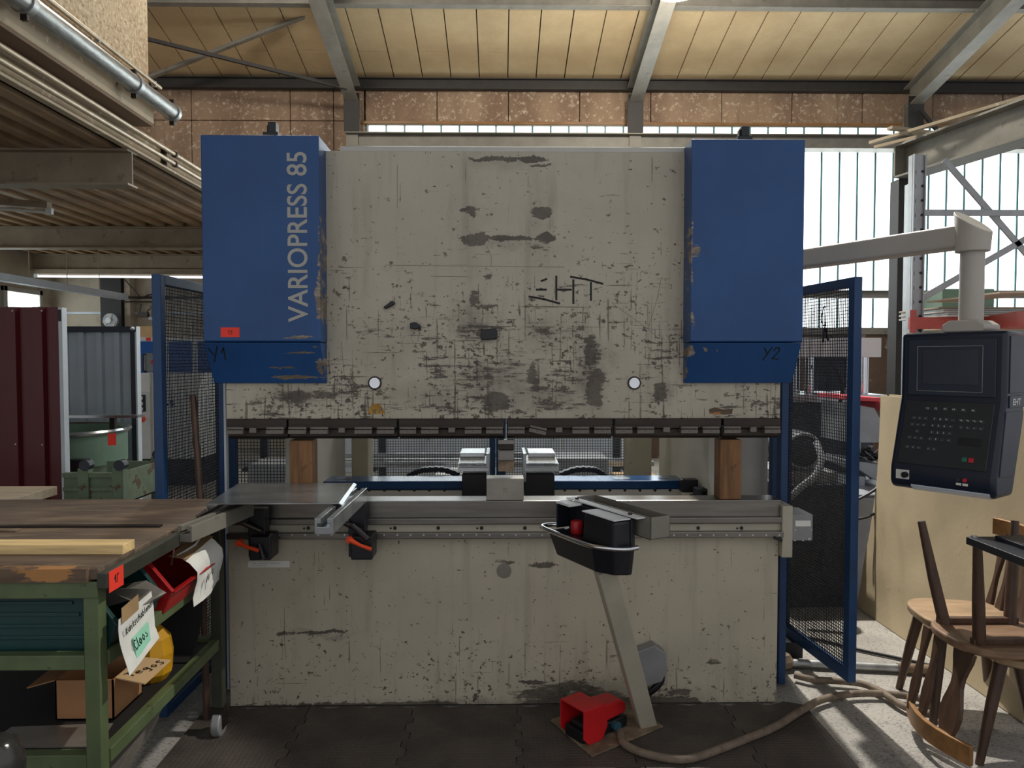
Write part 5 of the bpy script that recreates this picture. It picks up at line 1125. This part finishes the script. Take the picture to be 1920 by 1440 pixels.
# ------------------------------------------------------------------ chairs at the right edge
def make_chair():
    r = thing('wooden_chair', 'x', 'chair', (0, 0, 0), 'stacked wooden chairs', rotz=0)
    pts = []
    for i in range(28):
        t = i * 2 * math.pi / 28; c, s = math.cos(t), math.sin(t); k = 1 / (abs(c) ** 3.2 + abs(s) ** 3.2) ** (1 / 3.2)
        pts.append((.215 * c * k, .20 * s * k * (1 + .08 * c)))
    MB().prism(pts, 'z', .42, .455).build('seat', 'seat_wood', r, .008, smooth=30)
    for y in (-.13, .1): MB().box(-.17, .17, y, y + .03, .395, .42).build('seat_batten', 'chair_wood', r, .003)
    for sx in (-1, 1):
        for sy in (-1, 1):
            MB().tube([(sx * .14, sy * .115, .425), (sx * .17, sy * .15, .24), (sx * .205, sy * .19, .0)], .02, 12, rs=[.025, .023, .016]).build('leg', 'chair_wood', r, smooth=40)
    def slat(y, w):
        L = []; R = []
        for k in range(11):
            t = k / 10; ww = w * (.75 + .25 * math.cos(t * 9)); L.append((-.185 - .075 * t, y - ww / 2, .45 + .36 * t)); R.append((-.185 - .075 * t, y + ww / 2, .45 + .36 * t))
        m = MB(); m.ribbon([[a, b] for a, b in zip(L, R)], .018); return m.build('back_slat', 'chair_wood', r, .003)
    slat(-.155, .05); slat(-.07, .055); slat(.1, .125)
    rows = []
    for z_ in (.775, .855):
        rows.append([(-.20 - .085 * math.cos(y / .22 * 1.25) , y, z_) for y in [-.22 + .44 * k / 12 for k in range(13)]])
    MB().ribbon(rows, .02).build('top_rail', 'chair_rail', r, .004, smooth=40)
    return r
ch = make_chair(); ch.location = (2.03, -.44, .921); ch.rotation_euler = (math.pi, 0, 0); ch['label'] = 'upturned wooden chair with its legs in the air at the right edge'
c2 = copy_tree(ch); c2.location = (2.2, -.5, 0); c2.rotation_euler = (0, 0, math.radians(142)); c2['label'] = 'upright wooden chair carrying the upturned chair'
c3 = copy_tree(ch); c3.location = (2.14, -.06, 0); c3.rotation_euler = (0, 0, math.radians(172)); c3['label'] = 'upright wooden chair behind the upturned one, beside the curved board'
for cc in (c2, c3):
    for p in cc.children:
        if p.name.startswith('seat') and 'batten' not in p.name: p.data = p.data.copy(); p.data.materials[0] = MT['seat_worn']
bb = thing('black_tray', 'black board with steel edge resting on the upturned chair legs', 'board', (2.0, -.8, .9))
rbox(1.77, 2.4, -1.0, -.645, .921, .95).build('board', 'black_board', bb, .003); rbox(1.85, 2.4, -.84, -.69, .95, .965).build('upper_board', 'black_board', bb, .003)
MB().lathe([(.012, 0), (.012, .008)], (1.79, -.665, .95), 10).build('bolt', 'bright_steel', bb)
tag(MB().box(0, .2, -.03, .03, 0, .05, Matrix.Translation((1.98, -.745, .966)) @ Matrix.Rotation(.3, 4, 'Z')).build('wood_offcut', 'timber', None, .003), 'short wood offcut lying on the black board at the right edge', 'wood block')

# ------------------------------------------------------------------ curved boards leaning at the right
pf = [(2.335, .003), (2.36, .14), (2.38, .3), (2.415, .5), (2.45, .8), (2.462, 1.1), (2.465, 1.385)]
P = spline([Vector((x, 0, z_)) for x, z_ in pf], 4)
for k, (dx, y1, dz, lab) in enumerate(((0, 1.35, 0, 'large beige board bowed against the rack, foremost of the stack'), (.03, 1.3, .008, 'second beige board standing behind the foremost bowed board'))):
    ys_ = [y1 - i * (y1 + .2) / 12 for i in range(13)]
    tag(MB().ribbon([[(p.x + dx + .004 * math.sin(y * 3 + p.z * 2), y, p.z + dz * (1 if p.z > .1 else 0)) for y in ys_] for p in P], .012).build('leaning_board', 'sheet_board', None, smooth=60), lab, 'board', 'bowed boards leaning at the right')
# ------------------------------------------------------------------ pallet rack with boards
Y = 2.5; xa, xb = W(1712, 450, Y).x, W(1735, 450, Y).x; ztop = W(1722, 288, Y).z
rk = thing('pallet_rack', 'grey perforated pallet rack upright before the glazed wall', 'rack', (xa, Y, 0))
def upright(x0, x1, y):
    p = MB().box(x0, x1, y + .02, y + .03, 0, ztop).box(x0, x0 + .012, y, y + .09, 0, ztop).box(x1 - .012, x1, y, y + .09, 0, ztop).build('upright', 'rack_grey', rk, .002)
    m = MB(); z_ = .1
    while z_ < ztop - .05: m.box(x0 + .015, x0 + .025, y + .016, y + .021, z_, z_ + .03); m.lathe([(.011, 0), (.011, -.004)], (x1 - .022, y + .02, z_ + .02), 8, 'y'); z_ += .115
    m.build('slots', 'black_plastic', p, kind='stuff')
upright(xa, xb, Y); upright(xa + 1.1, xb + 1.1, Y); xc = W(1704, 450, Y + 1.0).x; upright(xc, xc + .05, Y + 1.0)
x2 = xa + 1.1
for (x0, z0, x1, z1) in ((xb, fz(395, Y), x2, fz(395, Y)), (xb + .2, fz(290, Y), x2, fz(500, Y)), (xb, fz(562, Y), x2, fz(425, Y))):
    yb_ = Y + .03 + .035 * (z0 * 10 % 3 // 1); MB().bar((x0, yb_, z0), (x1, yb_, z1), .02, .05).build('brace', 'rack_grey', rk, .003)
bz = fz(612, Y)
ob = MB().box(xa - .03, x2 + .1, Y - .03, Y, bz - .02, bz + .075).build('load_beam', 'rack_orange', rk, .003); rbox(xa - .03, xa + .02, Y - .035, Y - .03, bz - .05, bz + .13).build('beam_connector', 'rack_orange', rk)
MB().bar((x2 - .5, Y - .03, bz + .03), (3.2, -.2, bz + .03), .05, .11).build('load_beam', 'rack_orange', rk, .003)
upr2 = rbox(3.17, 3.26, -.25, -.16, 0, 2.4).build('upright', 'rack_grey', rk)
for k in range(5):
    z0 = bz + .076 + k * .017
    tag(rbox(xb + .12 + .02 * (k % 2), x2 - .02, Y - .12 + .03 * k, Y + .6, z0, z0 + .014).build('board_sheet', ('sticker_white', 'strip_white', 'sticker_white', 'strip_white', 'pale_wood')[k], None, .002), ('lowest', 'second lowest', 'middle', 'second highest', 'topmost flat')[k] + ' sheet of the board stack on the pallet rack', 'board', 'boards lying on the pallet rack')
zz = bz + .17
tag(MB().ribbon([[(3.46 + .3 * i, Y - .8 + .9 * j, zz + .02 + .035 * (i - 1) ** 2 * .4 + .03 * i * .6) for j in (0, .5, 1)] for i in range(5)], .012).build('board_sheet', 'pale_wood', None, smooth=60), 'warped pale sheet on top of the board stack at right', 'board', 'boards lying on the pallet rack')
gbx = tag(rbox(W(1745, 590, Y + .8).x, W(1840, 590, Y + .8).x, Y + .62, Y + 1.0, bz + .06, bz + .36).build('green_box', 'hopper_green', None, .01), 'pale green box on the rack behind the pendant column', 'box')
rbx = rbox(W(1742, 590, Y + .8).x, W(1900, 590, Y + .8).x, Y + .6, Y + 1.05, bz + .0, bz + .059).build('shelf_board', 'pale_wood', rk)
# crane girder
cg = thing('crane_girder', 'heavy grey steel girder jutting in at upper right', 'girder', (4.2, 4.3, 0))
e0 = Vector((4.22, 4.37, 3.66)); e1 = e0 + Vector((.236, -1, 0)) * 5.2
m = MB(); ibeam(m, e0, e1, .34, .26, .02, .02); m.build('girder', 'steel_paint', cg)
MB().bar(e0, e0 + Vector((.236, -1, 0)) * .02, .26, .34).build('end_plate', 'steel_paint', cg); 
rbox(4.16, 4.34, 4.35, 4.53, 0, 3.49).build('support_post', 'purlin_dark', cg, .004); rbox(5.2, 5.5, -.7, -.5, 0, 3.49).build('support_post', 'purlin_dark', cg)
for k, (p, q_, w, lab) in enumerate(((WZ(1632, 268, 3.86), WZ(1935, 178, 3.86), .05, 'long pale strip lying on the steel girder'), (WZ(1640, 276, 3.85), WZ(1930, 205, 3.85), .035, 'thin strip beside the long pale strip on the girder'), (WZ(1668, 240, 3.9), WZ(1765, 252, 3.9), .07, 'short pale strip lying crosswise on the girder end'))):
    tag(MB().bar(p, q_, w, .03).build('steel_strip', 'fascia', None, .002), lab, 'strip', 'strips on the girder')
# ------------------------------------------------------------------ machinery behind the right guard
Y = 2.6
hp_ = thing('column_press', 'white headed four column press behind the right mesh guard', 'press', (2.75, Y + .2, 0))
hx0, hx1 = W(1494, 650, Y).x, W(1653, 650, Y).x; hz0, hz1 = fz(670, Y), fz(633, Y)
rbox(hx0, hx1, Y, Y + .45, hz0, hz1).build('head', 'white_paint', hp_, .006)
for px in (1525, 1627):
    for yy in (Y + .08, Y + .38): c = W(px, 700, Y); MB().cyl((c.x, yy, .95), (c.x, yy, hz0), .042, 18).build('column', 'chrome', hp_, smooth=40)
rbox(W(1545, 700, Y).x, W(1595, 700, Y).x, Y + .1, Y + .36, fz(735, Y), hz0 + .001).build('ram', 'machine_dark', hp_, .004)
rbox(hx0 - .15, hx1, Y - .1, Y + .55, 1.27, 1.33).build('table', 'bright_steel', hp_, .004); rbox(hx0 - .1, hx1 - .05, Y, Y + .5, .0, 1.27).build('frame', 'machine_dark', hp_, .01)
MB().tube([W(1535, 690, Y - .05), W(1560, 685, Y - .05), W(1580, 720, Y - .05), W(1575, 760, Y - .12)], .014, 8, smooth=4).build('hydraulic_hose', 'cable_black', hp_)
Y = 1.75
sb = thing('chip_bin', 'grey sheet metal chute with red lid behind the right guard', 'chute', (2.5, Y, 0))
q2 = lambda a: [(W(x, y, Y).x, W(x, y, Y).z) for x, y in a]
MB().prism(q2([(1585, 755), (1640, 765), (1658, 800), (1658, 830), (1585, 830)]), 'y', Y, Y + .4).build('chute_body', 'cool_grey', sb, .004)
MB().prism(q2([(1580, 742), (1645, 745), (1662, 770), (1658, 772), (1640, 752), (1580, 750)]), 'y', Y - .05, Y + .42).build('lid', 'red_lid', sb, .003)
MB().prism(q2([(1585, 862), (1658, 872), (1658, 905), (1640, 900), (1610, 880), (1585, 875)]), 'y', Y, Y + .4).build('lower_tray', 'cool_grey', sb, .003)
c = W(1624, 890, Y + .1); MB().cyl((c.x, Y + .1, .76), (c.x, Y + .1, c.z + .05), .035, 16).build('pillar', 'chrome', sb, smooth=40)
rbox(W(1608, 0, Y).x, W(1640, 0, Y).x, Y + .02, Y + .2, fz(930, Y), fz(896, Y)).build('pillar_base', 'cool_grey', sb, .004)
rng = random.Random(11); m = MB()
for k in range(26):
    p = W(1600 + rng.random() * 52, 835 + rng.random() * 28, Y + .02 + rng.random() * .2); d_ = Vector((rng.uniform(-1, 1), rng.uniform(-1, 1), rng.uniform(-.4, .4))).normalized()
    m.bar(p - d_ * .06, p + d_ * .06, .03, .006, (rng.random(), rng.random(), 1))
m.build('metal_scrap', 'scrap_steel', sb, kind='stuff')
tk = thing('grey_tank', 'plain grey steel tank between the right guard and the curved board', 'tank', (2.25, 1.6, 0))
rbox(2.28, 2.85, 1.46, 2.1, .0, fz(932, 1.45)).build('tank_body', 'box_grey', tk, .03, seg=3); rbox(2.26, 2.87, 1.44, 2.12, fz(932, 1.45), fz(929, 1.45)).build('tank_lid', 'cool_grey', tk, .002)
MB().tube([W(1600, 940, 1.35), W(1630, 925, 1.35), W(1658, 905, 1.35)], .01, 8, smooth=4).build('pipe', 'machine_dark', tk, smooth=40); MB().tube([W(1590, 975, 1.3), W(1625, 970, 1.3), W(1650, 955, 1.36), W(1662, 940, 1.4)], .008, 8, smooth=4).build('pipe', 'cable_black', tk, smooth=40)
em = thing('electric_motor', 'round dark electric motor behind the right mesh guard', 'motor', W(1500, 905, 1.5)); c = W(1503, 845, 1.5)
MB().lathe([(.13, .35), (.13, .0), (.12, -.02), (.05, -.03)], c, 26, 'y').build('motor_body', 'machine_dark', em, smooth=40); MB().tube([c + Vector((.115 * math.cos(t * .2618), -.03, .115 * math.sin(t * .2618))) for t in range(25)], .012, 6).build('motor_ring', 'cool_grey', em)
rbox(c.x - .2, c.x + .2, 1.4, 1.9, c.z - .2, c.z - .13).build('motor_foot', 'box_grey', em); rbox(c.x - .22, c.x + .25, 1.35, 1.95, .0, c.z - .2).build('motor_plinth', 'machine_dark', em, .01)
MB().tube([W(1480, 935, 1.2), W(1500, 915, 1.2), W(1530, 890, 1.2), W(1540, 860, 1.25), W(1530, 830, 1.35)], .022, 8, smooth=5).build('supply_hose', 'cool_grey', em, smooth=40)
# ------------------------------------------------------------------ bar rack behind the press
br = thing('bar_rack', 'long steel rack behind the press seen through the rear mesh', 'rack', (0, 4.7, 0))
for x in (-2.6, -1.3, 0, 1.3): rbox(x - .04, x + .04, 4.8, 4.88, 0, 1.9).build('rack_post', 'machine_dark', br); rbox(x - .03, x + .03, 4.2, 4.8, .46, .5).build('rack_arm', 'machine_dark', br); rbox(x - .03, x + .03, 4.2, 4.8, .9, .94).build('rack_arm', 'machine_dark', br)
for k, (y, z_, h) in enumerate(((4.25, .5, .05), (4.4, .5, .06), (4.5, .94, .05), (4.25, .94, .08), (4.65, .5, .09))):
    tag(rbox(-2.9 + .2 * k, 1.6 - .12 * k, y, y + .07, z_ + .0005, z_ + h).build('steel_bar', ('bright_steel', 'galvanised')[k % 2], None, .002), ('front lower steel bar on the rear rack, seen through the mesh', 'second lower steel bar on the rear rack', 'rear upper steel bar on the rear rack', 'front upper thick steel bar on the rear rack', 'rearmost lower thick steel bar on the rear rack')[k], 'steel bar', 'steel bars on the rear rack')
for k, (x, w, h, mtl) in enumerate(((-2.3, .5, .45, 'cool_grey'), (-.6, .6, .35, 'white_paint'), (.5, .5, .5, 'cool_grey'), (1.1, .4, .3, 'cardboard_pale'))):
    tag(rbox(x, x + w, 3.4, 3.9, 0, h + .2).build('storage_box', mtl, None, .01), ('grey box on the floor behind the press, at the left gap', 'white box on the floor behind the press, left of centre', 'grey box on the floor behind the press, right of centre', 'tan box on the floor behind the press, at the right')[k], 'box', 'boxes behind the press')
we = thing('machine_enclosure', 'long white machine enclosure seen through the rear mesh', 'machine', (-.2, 6.4, 0))
rbox(-2.4, 1.6, 6.0, 6.8, .12, 1.25).build('casing', 'white_paint', we, .01); rbox(-2.35, 1.55, 6.05, 6.75, 0, .12).build('plinth', 'machine_dark', we)
for k in range(5):
    dd = rbox(-2.36 + k * .79, -2.36 + k * .79 + .75, 5.98, 5.999, .18, 1.2).build('door', 'cool_white', we, .004); rbox(-2.36 + k * .79 + .66, -2.36 + k * .79 + .68, 5.95, 5.98, .6, .8).build('door_handle', 'black_plastic', dd)
# ------------------------------------------------------------------ hoses and pipe on the floor
fl = lambda a, z_: [WZ(x, y, z_) for x, y in a]
tag(MB().tube(fl([(1163, 1372), (1168, 1392), (1195, 1408), (1240, 1420), (1290, 1423), (1340, 1408), (1400, 1385), (1455, 1362), (1500, 1334), (1540, 1312), (1590, 1302), (1640, 1300), (1700, 1305), (1745, 1315), (1768, 1328), (1762, 1338), (1735, 1338), (1690, 1322), (1650, 1296), (1615, 1282), (1570, 1277), (1525, 1274), (1490, 1266)], .031), .0165, 10, smooth=6).build('floor_hose', 'hose', None, smooth=50), 'grey brown hose looping over the floor from the pedal to the right', 'hose')
pp = thing('floor_pipe', 'galvanised pipe lying on the floor right of the press', 'pipe', WZ(1600, 1248, 0))
a, b, c = WZ(1478, 1243, .026), WZ(1690, 1253, .026), WZ(1748, 1256, .026)
MB().cyl(a, b, .022, 14).build('pipe_run', 'galvanised', pp, smooth=40); MB().cyl(b - (b - a).normalized() * .02, c, .026, 14).build('pipe_sleeve', 'rust_plate', pp, smooth=40)
c = WZ(1470, 1244, .03); m = MB(); m.lathe([(.02, -.03), (.045, -.01), (.05, .02), (.03, .05), (.005, .06)], c, 7); tag(m.build('dirt_clod', 'rust_plate'), 'brown clod of dirt at the end of the floor pipe', 'clod')
tag(MB().tube(fl([(1480, 1190), (1540, 1200), (1605, 1217), (1680, 1233), (1752, 1249)], .012), .009, 8, smooth=5).build('floor_cable', 'cable_black', None, smooth=40), 'thin black cable lying on the floor behind the pipe', 'cable')
